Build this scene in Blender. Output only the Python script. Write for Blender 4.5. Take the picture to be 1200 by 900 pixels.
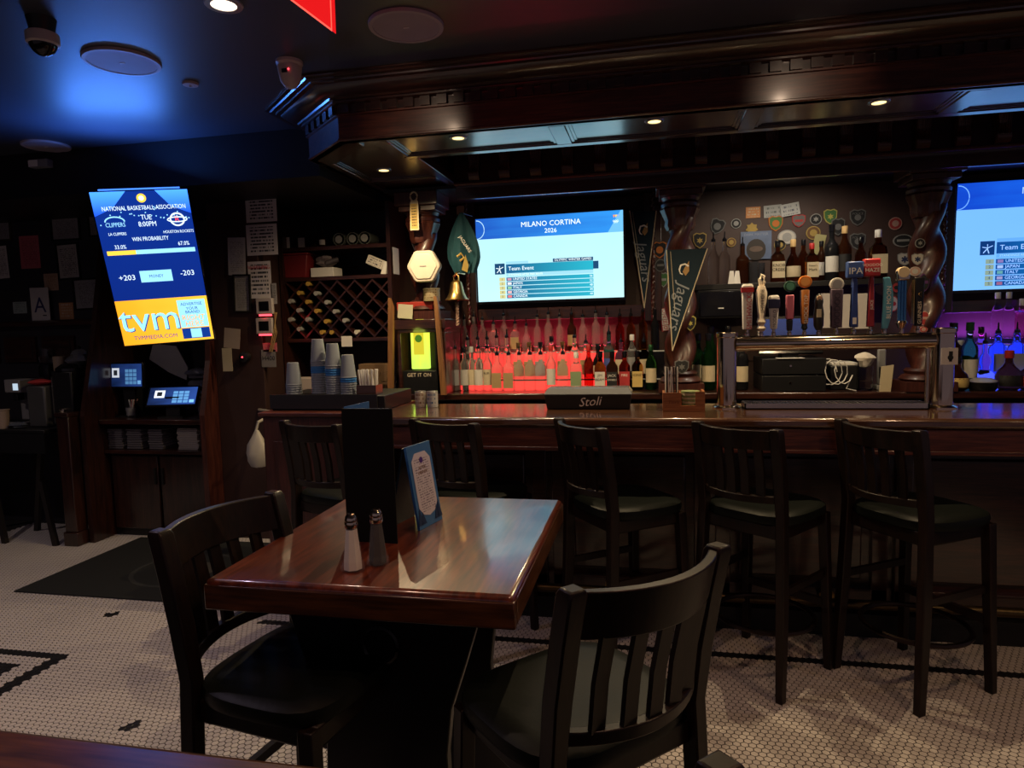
import bpy, bmesh, math, random
from mathutils import Vector, Matrix
random.seed(7)
for o in list(bpy.data.objects): bpy.data.objects.remove(o)
SC = bpy.context.scene
COL = SC.collection
PI = math.pi
# ---------------------------------------------------------------- camera
FPX, CAMH = 790.0, 1.5
AX = ((0.97920753, -0.00735304, -0.20272779), (0.20122767, -0.09135489, 0.9752752), (-0.02569141, -0.99579125, -0.08797576))
cd = bpy.data.cameras.new('camera'); cam = bpy.data.objects.new('camera', cd); COL.objects.link(cam)
cd.sensor_width = 36; cd.lens = FPX / 1200 * 36; cd.clip_start = .02
cam.matrix_world = Matrix([[AX[0][0], -AX[0][1], -AX[0][2], 0], [AX[1][0], -AX[1][1], -AX[1][2], 0], [AX[2][0], -AX[2][1], -AX[2][2], CAMH], [0, 0, 0, 1]])
SC.camera = cam
# ---------------------------------------------------------------- world, exposure
w = bpy.data.worlds.new('dim_room'); SC.world = w; w.use_nodes = True
w.node_tree.nodes['Background'].inputs[0].default_value = (.72, .56, .68, 1)
w.node_tree.nodes['Background'].inputs[1].default_value = .13
vs = SC.view_settings
vs.view_transform = 'Standard'; vs.look = 'None'; vs.gamma = 1; vs.use_curve_mapping = False; vs.exposure = 0.0
SC.cycles.max_bounces = 8; SC.cycles.transmission_bounces = 6; SC.cycles.glossy_bounces = 3; SC.cycles.diffuse_bounces = 3
SC.cycles.sample_clamp_indirect = 3; SC.cycles.caustics_reflective = False; SC.cycles.caustics_refractive = False
def lamp(name, kind, loc, energy, col, size=.1, rot=(0, 0, 0), spot=None, blend=.6, sy=None):
    l = bpy.data.lights.new(name, kind); l.energy = energy; l.color = col
    if kind == 'AREA':
        l.size = size
        if sy: l.shape = 'RECTANGLE'; l.size_y = sy
        else: l.shape = 'DISK'
    else: l.shadow_soft_size = size
    if kind == 'SPOT': l.spot_size = math.radians(spot or 100); l.spot_blend = blend
    o = bpy.data.objects.new(name, l); COL.objects.link(o); o.location = loc; o.rotation_euler = rot
    return o
WARM = (1, .74, .42)
# ceiling downlights of the dining room (over the camera, the aisle and the tables)
for i, (x, y, e, c) in enumerate([(1.35, 1.75, 29, (1, .60, .33)), (.45, 1.0, 26, (1, .54, .34)), (-2.7, 1.5, 33, (.88, .70, .92)), (-.9, .7, 20, (1, .6, .42)), (-1.5, 2.29, 14, (1, .72, .55)), (2.6, 1.2, 29, (1, .68, .38)), (-4.6, 2.2, 40, (1, .80, .74))]):
    lamp('downlight_lamp', 'SPOT', (x, y, 2.66), e, c, .03, spot=152, blend=1)
# narrow ceiling spots that graze the canopy fascia
for x, e in ((-1.12, 4.5), (.68, 4.5)):
    lamp('fascia_spot', 'SPOT', (x, 2.42, 2.65), e, (1, .72, .5), .02, rot=(math.radians(78), 0, 0), spot=44, blend=.9)
# ---------------------------------------------------------------- pixel helpers (real depth planes)
def ray(x, y):
    d = (x - 600, y - 450, FPX)
    return [sum(a * b for a, b in zip(r, d)) for r in AX]
def at(x, y, Y):
    r = ray(x, y); t = Y / r[1]; return Vector((r[0] * t, Y, r[2] * t + CAMH))
def atz(x, y, z):
    r = ray(x, y); t = (z - CAMH) / r[2]; return Vector((r[0] * t, r[1] * t, z))
# ---------------------------------------------------------------- materials
MATS = {}
def nodes_of(name):
    m = bpy.data.materials.new(name); m.use_nodes = True
    nt = m.node_tree; return m, nt, nt.nodes['Principled BSDF']
def setcol(s, c): s.default_value = (c[0], c[1], c[2], 1)
def mat(name, col=(.5, .5, .5), rough=.5, metal=0, spec=.5, emit=None, es=0, var=.12, scale=8, bump=0, trans=0, ior=1.45, coat=0, alpha=1):
    if name in MATS: return MATS[name]
    m, nt, b = nodes_of(name); N = nt.nodes.new; L = nt.links.new
    tc = N('ShaderNodeTexCoord'); no = N('ShaderNodeTexNoise'); no.inputs['Scale'].default_value = scale; no.inputs['Detail'].default_value = 4
    L(tc.outputs['Object'], no.inputs['Vector'])
    mx = N('ShaderNodeMix'); mx.data_type = 'RGBA'
    setcol(mx.inputs[6], [max(0, c * (1 - var)) for c in col]); setcol(mx.inputs[7], [min(1, c * (1 + var)) for c in col])
    L(no.outputs['Fac'], mx.inputs[0]); L(mx.outputs[2], b.inputs['Base Color'])
    b.inputs['Roughness'].default_value = rough; b.inputs['Metallic'].default_value = metal
    b.inputs['Specular IOR Level'].default_value = spec; b.inputs['IOR'].default_value = ior
    b.inputs['Transmission Weight'].default_value = trans; b.inputs['Coat Weight'].default_value = coat; b.inputs['Coat Roughness'].default_value = .12
    b.inputs['Alpha'].default_value = alpha
    if emit: setcol(b.inputs['Emission Color'], emit); b.inputs['Emission Strength'].default_value = es
    if bump:
        bp = N('ShaderNodeBump'); bp.inputs['Strength'].default_value = bump; bp.inputs['Distance'].default_value = .01
        L(no.outputs['Fac'], bp.inputs['Height']); L(bp.outputs[0], b.inputs['Normal'])
    MATS[name] = m; return m
def wood(name, dark, light, axis='x', rough=.28, scale=6, stretch=14, coat=.6, bump=.05, wear=0):
    if name in MATS: return MATS[name]
    m, nt, b = nodes_of(name); N = nt.nodes.new; L = nt.links.new
    tc = N('ShaderNodeTexCoord'); mp = N('ShaderNodeMapping'); s = [stretch] * 3; s['xyz'.index(axis)] = 1.0
    mp.inputs['Scale'].default_value = s; L(tc.outputs['Object'], mp.inputs['Vector'])
    n1 = N('ShaderNodeTexNoise'); n1.inputs['Scale'].default_value = scale * .35; n1.inputs['Detail'].default_value = 6; n1.inputs['Distortion'].default_value = .6
    n2 = N('ShaderNodeTexNoise'); n2.inputs['Scale'].default_value = scale * 1.6; n2.inputs['Detail'].default_value = 3
    L(mp.outputs[0], n1.inputs['Vector']); L(mp.outputs[0], n2.inputs['Vector'])
    mu = N('ShaderNodeMath'); mu.operation = 'MULTIPLY'; L(n1.outputs['Fac'], mu.inputs[0]); L(n2.outputs['Fac'], mu.inputs[1])
    rp = N('ShaderNodeValToRGB'); rp.color_ramp.elements[0].position = .15; rp.color_ramp.elements[1].position = .42
    rp.color_ramp.elements[0].color = (*dark, 1); rp.color_ramp.elements[1].color = (*light, 1)
    L(mu.outputs[0], rp.inputs[0]); L(rp.outputs[0], b.inputs['Base Color'])
    b.inputs['Roughness'].default_value = rough; b.inputs['Coat Weight'].default_value = coat; b.inputs['Coat Roughness'].default_value = .16
    if wear:
        n3 = N('ShaderNodeTexNoise'); n3.inputs['Scale'].default_value = 5; n3.inputs['Detail'].default_value = 8
        L(tc.outputs['Object'], n3.inputs['Vector'])
        mr = N('ShaderNodeMapRange'); mr.inputs['From Min'].default_value = .35; mr.inputs['From Max'].default_value = .7
        mr.inputs['To Min'].default_value = .06; mr.inputs['To Max'].default_value = .06 + wear; b.inputs['Coat IOR'].default_value = 1.58
        L(n3.outputs['Fac'], mr.inputs['Value']); L(mr.outputs[0], b.inputs['Coat Roughness'])
    bp = N('ShaderNodeBump'); bp.inputs['Strength'].default_value = bump; bp.inputs['Distance'].default_value = .004
    L(n1.outputs['Fac'], bp.inputs['Height']); L(bp.outputs[0], b.inputs['Normal'])
    if wear: L(bp.outputs[0], b.inputs['Coat Normal'])
    MATS[name] = m; return m
def printed(name, paper, ink, rows=14, rough=.6, head=.8, cov=.5):
    """flat print: rows of broken ink lines over paper, in the sheet's own generated coordinates"""
    if name in MATS: return MATS[name]
    m, nt, b = nodes_of(name); N = nt.nodes.new; L = nt.links.new
    def math_(op, a, c=None):
        n = N('ShaderNodeMath'); n.operation = op
        for i, v in enumerate((a, c)):
            if v is None: continue
            if isinstance(v, (int, float)): n.inputs[i].default_value = v
            else: L(v, n.inputs[i])
        return n.outputs[0]
    tc = N('ShaderNodeTexCoord'); sp = N('ShaderNodeSeparateXYZ'); L(tc.outputs['Generated'], sp.inputs[0])
    x, z = sp.outputs['X'], sp.outputs['Z']
    fr = math_('FRACT', math_('MULTIPLY', z, rows)); line = math_('LESS_THAN', fr, .5)
    cb = N('ShaderNodeCombineXYZ'); L(math_('MULTIPLY', x, 22), cb.inputs[0]); L(math_('MULTIPLY', math_('FLOOR', math_('MULTIPLY', z, rows)), 7.3), cb.inputs[1])
    no = N('ShaderNodeTexNoise'); no.inputs['Scale'].default_value = 1; L(cb.outputs[0], no.inputs['Vector'])
    word = math_('GREATER_THAN', no.outputs['Fac'], cov)
    mx1 = math_('MULTIPLY', math_('GREATER_THAN', x, .12), math_('LESS_THAN', x, .88))
    mz1 = math_('MULTIPLY', math_('GREATER_THAN', z, .08), math_('LESS_THAN', z, .92))
    f = math_('MULTIPLY', math_('MULTIPLY', line, word), math_('MULTIPLY', mx1, mz1))
    mx = N('ShaderNodeMix'); mx.data_type = 'RGBA'; setcol(mx.inputs[6], paper); setcol(mx.inputs[7], ink)
    L(f, mx.inputs[0]); L(mx.outputs[2], b.inputs['Base Color']); b.inputs['Roughness'].default_value = rough
    MATS[name] = m; return m
def glow(name, col=(1, 1, 1), s=1.0):
    if name in MATS: return MATS[name]
    m, nt, b = nodes_of(name); setcol(b.inputs['Base Color'], (.01, .01, .01)); b.inputs['Roughness'].default_value = .5; b.inputs['Specular IOR Level'].default_value = .1
    setcol(b.inputs['Emission Color'], col); b.inputs['Emission Strength'].default_value = s
    MATS[name] = m; return m
def glow_grad(name, c0, c1, s=1.0, axis='Z', n=0):
    """a screen picture: gradient between two colours across the panel's own generated coordinates"""
    if name in MATS: return MATS[name]
    m, nt, b = nodes_of(name); N = nt.nodes.new; L = nt.links.new
    tc = N('ShaderNodeTexCoord'); sp = N('ShaderNodeSeparateXYZ'); L(tc.outputs['Generated'], sp.inputs[0])
    rp = N('ShaderNodeValToRGB'); rp.color_ramp.elements[0].color = (*c0, 1); rp.color_ramp.elements[1].color = (*c1, 1)
    if n:
        no = N('ShaderNodeTexNoise'); no.inputs['Scale'].default_value = n; L(tc.outputs['Generated'], no.inputs['Vector'])
        ad = N('ShaderNodeMath'); ad.operation = 'MULTIPLY_ADD'; L(no.outputs['Fac'], ad.inputs[0]); ad.inputs[1].default_value = .8; ad.inputs[2].default_value = -.4
        a2 = N('ShaderNodeMath'); L(sp.outputs[axis], a2.inputs[0]); L(ad.outputs[0], a2.inputs[1]); L(a2.outputs[0], rp.inputs[0])
    else: L(sp.outputs[axis], rp.inputs[0])
    setcol(b.inputs['Base Color'], (.01, .01, .01)); b.inputs['Specular IOR Level'].default_value = .1; L(rp.outputs[0], b.inputs['Emission Color']); b.inputs['Emission Strength'].default_value = s
    MATS[name] = m; return m
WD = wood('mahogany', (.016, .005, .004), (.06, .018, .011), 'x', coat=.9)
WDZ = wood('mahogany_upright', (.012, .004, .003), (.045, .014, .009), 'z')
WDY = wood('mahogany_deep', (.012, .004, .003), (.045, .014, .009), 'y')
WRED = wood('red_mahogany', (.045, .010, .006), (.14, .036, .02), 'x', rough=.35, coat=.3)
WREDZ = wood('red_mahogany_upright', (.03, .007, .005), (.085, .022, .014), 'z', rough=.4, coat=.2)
WCHAIR = wood('chair_stain', (.005, .0025, .002), (.016, .0065, .004), 'z', rough=.42, coat=.12)
WCHAIR.node_tree.nodes['Principled BSDF'].inputs['Specular IOR Level'].default_value = .22
WTAB = wood('varnished_oak_table', (.045, .007, .004), (.19, .038, .014), 'y', rough=.3, scale=5, stretch=10, coat=1, bump=.10, wear=.16)
WEDGE = wood('varnished_oak_edge', (.040, .012, .004), (.16, .055, .016), 'x', rough=.3, scale=5, stretch=12, coat=.8)
WBAR = wood('bar_top_wood', (.045, .018, .009), (.12, .05, .022), 'x', rough=.25, scale=5, coat=1, wear=.12)
WORANGE = wood('orange_pine', (.22, .075, .022), (.42, .17, .06), 'x', rough=.5, coat=.1)
WTAN = wood('tan_pine', (.16, .07, .025), (.30, .14, .05), 'z', rough=.5, coat=.1)
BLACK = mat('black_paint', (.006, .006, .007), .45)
BLACKG = mat('black_gloss', (.006, .006, .008), .15)
VINYL = mat('black_vinyl', (.004, .0055, .0045), .45, spec=.2, bump=.05, scale=60)
CHROME = mat('polished_steel', (.64, .53, .41), .12, 1)
STEEL = mat('brushed_steel', (.5, .5, .5), .32, 1)
BRASS = mat('aged_brass', (.55, .36, .13), .3, 1, var=.25)
WHITE = mat('white_plastic', (.72, .70, .66), .45, var=.04)
CREAM = mat('cream_plastic', (.72, .62, .48), .4, var=.05)
GREY = mat('grey_plastic', (.2, .2, .21), .5)
PAPER = printed('printed_sheet', (.62, .58, .56), (.12, .10, .12), 22)
PAPERB = printed('bold_notice', (.60, .55, .56), (.03, .03, .04), 9, cov=.45)
PAPERG = printed('grey_letter', (.42, .40, .41), (.2, .18, .2), 26)
PINKP = printed('pink_sheet', (.50, .12, .15), (.25, .05, .07), 20)
TANP = printed('tan_note', (.45, .30, .20), (.25, .14, .08), 10)
GLASSF = mat('picture_glass', (.05, .05, .06), .08, alpha=.12, spec=.6)
INK = mat('ink', (.01, .01, .012), .6)
INKW = mat('white_ink', (.8, .78, .72), .5)
INKR = mat('red_ink', (.5, .02, .03), .5)
INKY = mat('gold_thread', (.55, .38, .10), .6)
# ---------------------------------------------------------------- mesh builder
class G:
    def __init__(s): s.v = []; s.f = []; s.m = []
    def add(s, vs, fs, mi=0):
        o = len(s.v); s.v += [tuple(v) for v in vs]; s.f += [tuple(i + o for i in f) for f in fs]; s.m += [mi] * len(fs); return s
    def bx(s, x0, x1, y0, y1, z0, z1, mi=0, R=None):
        vs = [Vector((x, y, z)) for z in (z0, z1) for y in (y0, y1) for x in (x0, x1)]
        if R is not None: vs = [R @ v for v in vs]
        return s.add(vs, [(0, 2, 3, 1), (4, 5, 7, 6), (0, 1, 5, 4), (2, 6, 7, 3), (0, 4, 6, 2), (1, 3, 7, 5)], mi)
    def cyl(s, p0, p1, r0, r1=None, n=12, mi=0, caps=True):
        p0, p1 = Vector(p0), Vector(p1); r1 = r0 if r1 is None else r1
        d = (p1 - p0).normalized(); a = d.orthogonal().normalized(); b = d.cross(a)
        vs = []
        for p, r in ((p0, r0), (p1, r1)):
            vs += [p + r * (math.cos(2 * PI * i / n) * a + math.sin(2 * PI * i / n) * b) for i in range(n)]
        fs = [(i, (i + 1) % n, n + (i + 1) % n, n + i) for i in range(n)]
        if caps: fs += [tuple(range(n - 1, -1, -1)), tuple(range(n, 2 * n))]
        return s.add(vs, fs, mi)
    def lathe(s, prof, n=16, c=(0, 0, 0), mi=0, sq=0, a0=0, a1=2 * PI, sx=1, sy=1, twist=None):
        """prof: (r, z) pairs bottom to top; sq > 0 squares the section"""
        full = abs(a1 - a0 - 2 * PI) < 1e-6; k = n if full else n + 1
        vs = []
        for r, z in prof:
            for i in range(k):
                a = a0 + (a1 - a0) * i / n; rr = r
                if sq: rr = r / (abs(math.cos(a)) ** sq + abs(math.sin(a)) ** sq) ** (1 / sq)
                if twist: rr = twist(r, a, z)
                vs.append((c[0] + rr * math.cos(a) * sx, c[1] + rr * math.sin(a) * sy, c[2] + z))
        fs = []
        for j in range(len(prof) - 1):
            for i in range(n):
                i2 = (i + 1) % k
                fs.append((j * k + i, j * k + i2, (j + 1) * k + i2, (j + 1) * k + i))
        if full and prof[0] != prof[-1]:
            if prof[0][0] > 1e-4: fs.append(tuple(range(k - 1, -1, -1)))
            if prof[-1][0] > 1e-4: fs.append(tuple((len(prof) - 1) * k + i for i in range(k)))
        return s.add(vs, fs, mi)
    def prism(s, pts, d0, d1, plane='xz', mi=0):
        """polygon extruded; plane xz -> along y, xy -> along z, yz -> along x"""
        def p3(p, d): return {'xz': (p[0], d, p[1]), 'xy': (p[0], p[1], d), 'yz': (d, p[0], p[1])}[plane]
        n = len(pts); vs = [p3(p, d0) for p in pts] + [p3(p, d1) for p in pts]
        return s.add(vs, [tuple(range(n - 1, -1, -1)), tuple(range(n, 2 * n))] + [(i, (i + 1) % n, n + (i + 1) % n, n + i) for i in range(n)], mi)
    def tube(s, path, r, n=8, mi=0, closed=False):
        P = [Vector(p) for p in path]; k = len(P); vs = []; up = Vector((0, 0, 1))
        for i, p in enumerate(P):
            t = (P[(i + 1) % k] - P[i - 1]) if closed else (P[min(i + 1, k - 1)] - P[max(i - 1, 0)])
            t.normalize(); a = t.cross(up)
            if a.length < .05: a = t.cross(Vector((1, 0, 0)))
            a.normalize(); b = a.cross(t); rr = r[i] if isinstance(r, (list, tuple)) else r
            vs += [p + rr * (math.cos(2 * PI * j / n) * a + math.sin(2 * PI * j / n) * b) for j in range(n)]
        fs = []
        for i in range(k if closed else k - 1):
            i2 = (i + 1) % k
            fs += [(i * n + j, i * n + (j + 1) % n, i2 * n + (j + 1) % n, i2 * n + j) for j in range(n)]
        if not closed: fs += [tuple(range(n - 1, -1, -1)), tuple((k - 1) * n + j for j in range(n))]
        return s.add(vs, fs, mi)
    def sweep(s, path, prof, mi=0):
        """mitred sweep of an open profile (out, z) along a horizontal polyline; 'out' is to the left of travel"""
        P = [Vector((p[0], p[1])) for p in path]; k = len(P); m = len(prof); vs = []
        for i, p in enumerate(P):
            d0 = (P[i] - P[i - 1]).normalized() if i else (P[1] - P[0]).normalized()
            d1 = (P[i + 1] - P[i]).normalized() if i < k - 1 else d0
            n0, n1 = Vector((-d0.y, d0.x)), Vector((-d1.y, d1.x)); nn = (n0 + n1).normalized(); nn /= max(.3, nn.dot(n0))
            vs += [(p.x + nn.x * o, p.y + nn.y * o, z) for o, z in prof]
        fs = [(i * m + j, (i + 1) * m + j, (i + 1) * m + (j + 1) % m, i * m + (j + 1) % m) for i in range(k - 1) for j in range(m)]
        fs += [tuple(range(m)), tuple((k - 1) * m + j for j in range(m - 1, -1, -1))]
        return s.add(vs, fs, mi)
    def mesh(s, name, mats, smooth=True, ang=.6):
        me = bpy.data.meshes.new(name); me.from_pydata(s.v, [], s.f)
        for mm in (mats if isinstance(mats, (list, tuple)) else [mats]): me.materials.append(mm)
        if len(me.materials) > 1: me.polygons.foreach_set('material_index', s.m)
        bm = bmesh.new(); bm.from_mesh(me); bmesh.ops.recalc_face_normals(bm, faces=bm.faces); bm.to_mesh(me); bm.free()
        if smooth: me.shade_smooth(); me.set_sharp_from_angle(angle=ang)
        me.update(); return me
def link(name, me, parent=None, loc=(0, 0, 0), rot=(0, 0, 0), label=None, bevel=0):
    o = bpy.data.objects.new(name, me); COL.objects.link(o); o.location = loc; o.rotation_euler = rot
    if parent is not None: o.parent = parent
    if label: o['label'] = label
    if bevel:
        b = o.modifiers.new('bevel', 'BEVEL'); b.width = bevel; b.segments = 2; b.limit_method = 'ANGLE'; b.harden_normals = False
    return o
def part(name, g, mats, parent, loc=(0, 0, 0), rot=(0, 0, 0), bevel=0, label=None, smooth=True):
    return link(name, g.mesh(name, mats, smooth), parent, loc, rot, label, bevel)
def tag(o, label, cat, group=None):
    o['label'] = label; o['category'] = cat
    if group: o['group'] = group
    return o
def thing(name, label, cat, loc=(0, 0, 0), rz=0, group=None, rot=None):
    o = bpy.data.objects.new(name, None); COL.objects.link(o); o.empty_display_size = .1
    o.location = loc; o.rotation_euler = rot or (0, 0, rz); return tag(o, label, cat, group)
def one(name, g, mats, label, cat, loc=(0, 0, 0), rot=(0, 0, 0), group=None, bevel=0, smooth=True):
    return tag(part(name, g, mats, None, loc, rot, bevel, smooth=smooth), label, cat, group)
def struct(name, g, mats, parent=None, smooth=False, bevel=0):
    o = part(name, g, mats, parent, smooth=smooth, bevel=bevel)
    if parent is None: o['kind'] = 'structure'
    return o
def kids(o): return [c for c in bpy.data.objects if c.parent == o]
def dup(root, loc, rz=None, label=None, group=None):
    def cp(o, p):
        c = o.copy(); COL.objects.link(c); c.parent = p
        for k in KID.get(o.name, ()): cp(k, c)
        return c
    KID = {}
    for o in bpy.data.objects:
        if o.parent: KID.setdefault(o.parent.name, []).append(o)
    r = cp(root, None); r.location = loc
    if rz is not None: r.rotation_euler = (0, 0, rz)
    if label: r['label'] = label
    if group: r['group'] = group
    return r
TEXTS = []
def text(s, parent, x, z, size, m, y=-.002, name='lettering', rot=0, align='CENTER', sx=1, vertical=False, shear=0, rotx=PI / 2):
    """flat lettering on the front (-y) face of its parent, turned into mesh at the end"""
    c = bpy.data.curves.new(name, 'FONT'); c.body = s; c.size = size; c.align_x = align; c.align_y = 'CENTER'; c.extrude = .0003; c.shear = shear
    c.resolution_u = 2; c.materials.append(m)
    o = bpy.data.objects.new('tmp_text', c); COL.objects.link(o); o.parent = parent; o.location = (x, y, z)
    o.rotation_euler = Matrix.Rotation(rotx, 3, 'X').to_euler() if not rot else (Matrix.Rotation(rotx, 3, 'X') @ Matrix.Rotation(rot, 3, 'Z')).to_euler()
    o.scale = (sx, 1, 1); TEXTS.append((o, name)); return o
# ================================================================ the setting
WALLM = mat('dark_panel_paint', (.022, .020, .026), .55, var=.25, scale=3)
CEILM = mat('ceiling_gloss_paint', (.045, .05, .075), .45, spec=.5, ior=1.55, var=.1, scale=2, bump=.02)
GROUT = mat('dark_grout', (.012, .010, .010), .9)
TILEW = mat('white_hex_tile', (.50, .46, .44), .38, var=.18, scale=1.7, spec=.4)
TILEK = mat('black_hex_tile', (.012, .012, .014), .35)
ZC = 2.68
fl = struct('floor', G().bx(-6.5, 4.6, -3, 5.2, -.06, -.0025), GROUT)
PT, PR = .0268, .0268 * .8660254
def is_black(x, y):
    if -2.0 < x and 3.015 < y < 3.068: return True
    if x < -2.695 and 2.515 < y < 2.575: return True
    if -2.765 < x < -2.695 and y < 2.575: return True
    if x < -2.86 and 2.385 < y < 2.46: return True
    if -2.93 < x < -2.86 and y < 2.46: return True
    return False
flowers = [(-2.861, 2.994), (-1.971, 2.112)]
rt = PT / math.sqrt(3) - .0019
hexc = [(math.cos(PI / 6 + k * PI / 3), math.sin(PI / 6 + k * PI / 3)) for k in range(6)]
def hexmesh(vs, fs, x, y):
    o = len(vs); dz = random.uniform(-.0004, .0003)
    for r, z in ((rt, -.0022), (rt, -.0006 + dz), (rt - .0012, dz)):
        vs.extend((x + r * c, y + r * s_, z) for c, s_ in hexc)
    for a in (0, 6):
        fs.extend((o + a + k, o + a + (k + 1) % 6, o + a + 6 + (k + 1) % 6, o + a + 6 + k) for k in range(6))
    fs.append(tuple(o + 12 + k for k in range(6)))
cells = []
j = 0
y = 1.05
while y < 4.45:
    x = -4.9 + (PT / 2 if j % 2 else 0)
    while x < 2.4:
        if not (x > -1.95 and y > 3.42): cells.append((x, y))
        x += PT
    y += PR; j += 1
def topx(x, y):
    d = (x, y, -CAMH); q = [sum(AX[i][k] * d[i] for i in range(3)) for k in range(3)]
    return (q[0] / q[2] * FPX + 600, q[1] / q[2] * FPX + 450)
def blackcell(c): return is_black(*c) or any((c[0] - a) ** 2 + (c[1] - b) ** 2 < (PT * 1.2) ** 2 for a, b in flowers)
near = []
for c in cells:
    px, py = topx(*c)
    if 845 < px < 1195 and 840 < py < 897: near.append((-py, c))
near.sort(); nearset = set(c for _, c in near[:290])
vs_, fs_ = [], []; hexmesh(vs_, fs_, 0, 0)
def rawmesh(name, vs, fs, m):
    me = bpy.data.meshes.new(name); me.from_pydata(vs, [], fs); me.materials.append(m); me.update(); return me
tme = rawmesh('tile', vs_, fs_, TILEW)
for c in cells:
    if c in nearset: link('tile', tme, fl, (c[0], c[1], 0))
for nm, sel, m in (('white_tile_field', lambda c: not blackcell(c) and c not in nearset, TILEW), ('black_tile_pattern', blackcell, TILEK)):
    vs_, fs_ = [], []
    for c in cells:
        if sel(c): hexmesh(vs_, fs_, *c)
    o = link(nm, rawmesh(nm, vs_, fs_, m), fl); o['kind'] = 'stuff'
struct('ceiling', G().bx(-6.5, 4.6, -3, 5.2, ZC, ZC + .08), CEILM)
struct('wall_back', G().bx(-3.0, 4.6, 5.06, 5.2, 0, ZC), mat('back_wall_paint', (.055, .030, .025), .6, var=.2))
struct('wall_left', G().bx(-6.5, -6.4, -3, 5.2, 0, ZC), WALLM)
wl = struct('wall_alcove', G().bx(-6.4, -3.0, 4.95, 5.06, 0, ZC), WALLM)
struct('wall_notices', G().bx(-6.4, -3.98, 4.5, 4.95, 0, 2.40), WALLM)
struct('trim_1', G().sweep([(-3.98, 4.5), (-6.4, 4.5)][::1], [(0, 1.575), (.07, 1.585), (.07, 1.61), (.05, 1.625), (0, 1.625)]), WD)
struct('trim_2', G().bx(-6.4, -1.9, 3.75, 4.94, 2.40, ZC), mat('bulkhead_paint', (.010, .010, .013), .5, var=.2))
# wainscot panels under the notice ledge
for k in range(5):
    x0 = -4.42 - k * .36
    g = G().bx(x0 - .3, x0, 4.478, 4.5, 1.30, 1.50).bx(x0 - .27, x0 - .03, 4.468, 4.478, 1.33, 1.47)
    o = part('wainscot_panel', g, WD, None); o['kind'] = 'structure'; o.name = 'trim_%d' % (5 + k)
struct('wall_partition', G().bx(-3.06, -2.68, 4.3, 4.95, 0, 2.40), mat('partition_wood_brown', (.035, .016, .014), .5, var=.3, scale=4), bevel=.004)
g = G().prism([(4.14, 0), (4.95, 0), (4.95, 1.62), (4.27, 1.62), (4.24, 1.3), (4.14, .92)], -3.10, -3.06, 'yz')
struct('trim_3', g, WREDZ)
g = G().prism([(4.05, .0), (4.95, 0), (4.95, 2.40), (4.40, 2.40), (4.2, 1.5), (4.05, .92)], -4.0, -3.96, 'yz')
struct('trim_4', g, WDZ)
# ================================================================ canopy over the bar
ca = thing('bar_canopy', 'dark carved wooden canopy with dentil cornice hanging over the bar', 'canopy', (0, 3.18, 2.42))
ca.location = (0, 0, 0)
PATH = [(4.3, 3.18), (-1.5, 3.18), (-1.82, 3.48), (-1.82, 4.62)]
part('fascia', G().sweep(PATH, [(0, 2.42), (.006, 2.425), (.006, 2.432), (0, 2.436), (0, 2.538), (.012, 2.54), (.012, 2.548), (-.04, 2.548), (-.04, 2.42)]), WRED, ca)
part('crown_moulding', G().sweep(PATH, [(-.02, 2.59), (.022, 2.592), (.03, 2.596), (.03, 2.604), (.045, 2.606), (.05, 2.614), (.075, 2.618), (.10, 2.628), (.12, 2.642), (.128, 2.652), (.15, 2.655), (.152, 2.662), (.175, 2.664), (.18, 2.671), (.2, 2.672), (.2, ZC - .001), (-.02, ZC - .001)]), WD, ca)
part('dentil_band', G().sweep(PATH, [(-.03, 2.548), (.002, 2.548), (.002, 2.592), (-.03, 2.592)]), WD, ca)
dm = G().bx(-.024, .024, -.022, .002, 0, .042).mesh('dentil', WD, False)
def along(path, step, off=0):
    for a, b in zip(path[:-1], path[1:]):
        a, b = Vector(a), Vector(b); L = (b - a).length; n = max(1, int(L / step)); d = (b - a).normalized()
        for k in range(n):
            p = a + d * ((k + .5) * L / n); yield p, math.atan2(d.y, d.x) + PI
for p, rz in along(PATH, .082): link('dentil', dm, ca, (p.x, p.y, 2.5495), (0, 0, rz))
# soffit frame with sunk panels
sf = G()
sf.bx(-1.5, 4.3, 3.1801, 3.235, 2.42, 2.47).bx(-1.3, 4.3, 3.565, 3.62, 2.42, 2.47)
XR = [-.43 + .89 * k for k in range(-1, 6)]
for x in XR: sf.bx(x - .04, x + .04, 3.235, 3.565, 2.42, 2.47)
sf.prism([(-1.5, 3.1801), (-1.42, 3.1801), (-1.42, 3.3), (-1.70, 3.58), (-1.74, 3.6), (-1.82, 3.6), (-1.82, 3.48)], 2.42, 2.47, 'xy')
sf.bx(-1.82, -1.74, 3.6, 4.62, 2.42, 2.47).bx(-1.30, -1.24, 3.62, 4.62, 2.42, 2.47)
sf.bx(-1.74, -1.30, 4.1, 4.18, 2.42, 2.47)
part('soffit_frame', sf, WD, ca, bevel=.004)
bg = G()
for x0, x1, y0, y1 in [(XR[k] + .04, XR[k + 1] - .04, 3.235, 3.565) for k in range(6)]:
    b = G()
    b.bx(x0, x1, y0, y1, 2.434, 2.46)
    part('sunk_panel', b, WD, ca)
    mo = G()
    for i, (ins, z) in enumerate(((0, 2.4255), (.014, 2.43))):
        a0, a1, c0, c1 = x0 + ins, x1 - ins, y0 + ins, y1 - ins; t = .014
        mo.bx(a0, a1, c0, c0 + t, z, 2.435).bx(a0, a1, c1 - t, c1, z, 2.435).bx(a0, a0 + t, c0, c1, z, 2.435).bx(a1 - t, a1, c0, c1, z, 2.435)
    part('panel_moulding', mo, WD, ca)
part('sunk_panel', G().prism([(-1.74, 3.58), (-1.46, 3.235), (-1.30, 3.235), (-1.30, 4.1), (-1.74, 4.1)], 2.434, 2.46, 'xy'), WD, ca)
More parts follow.
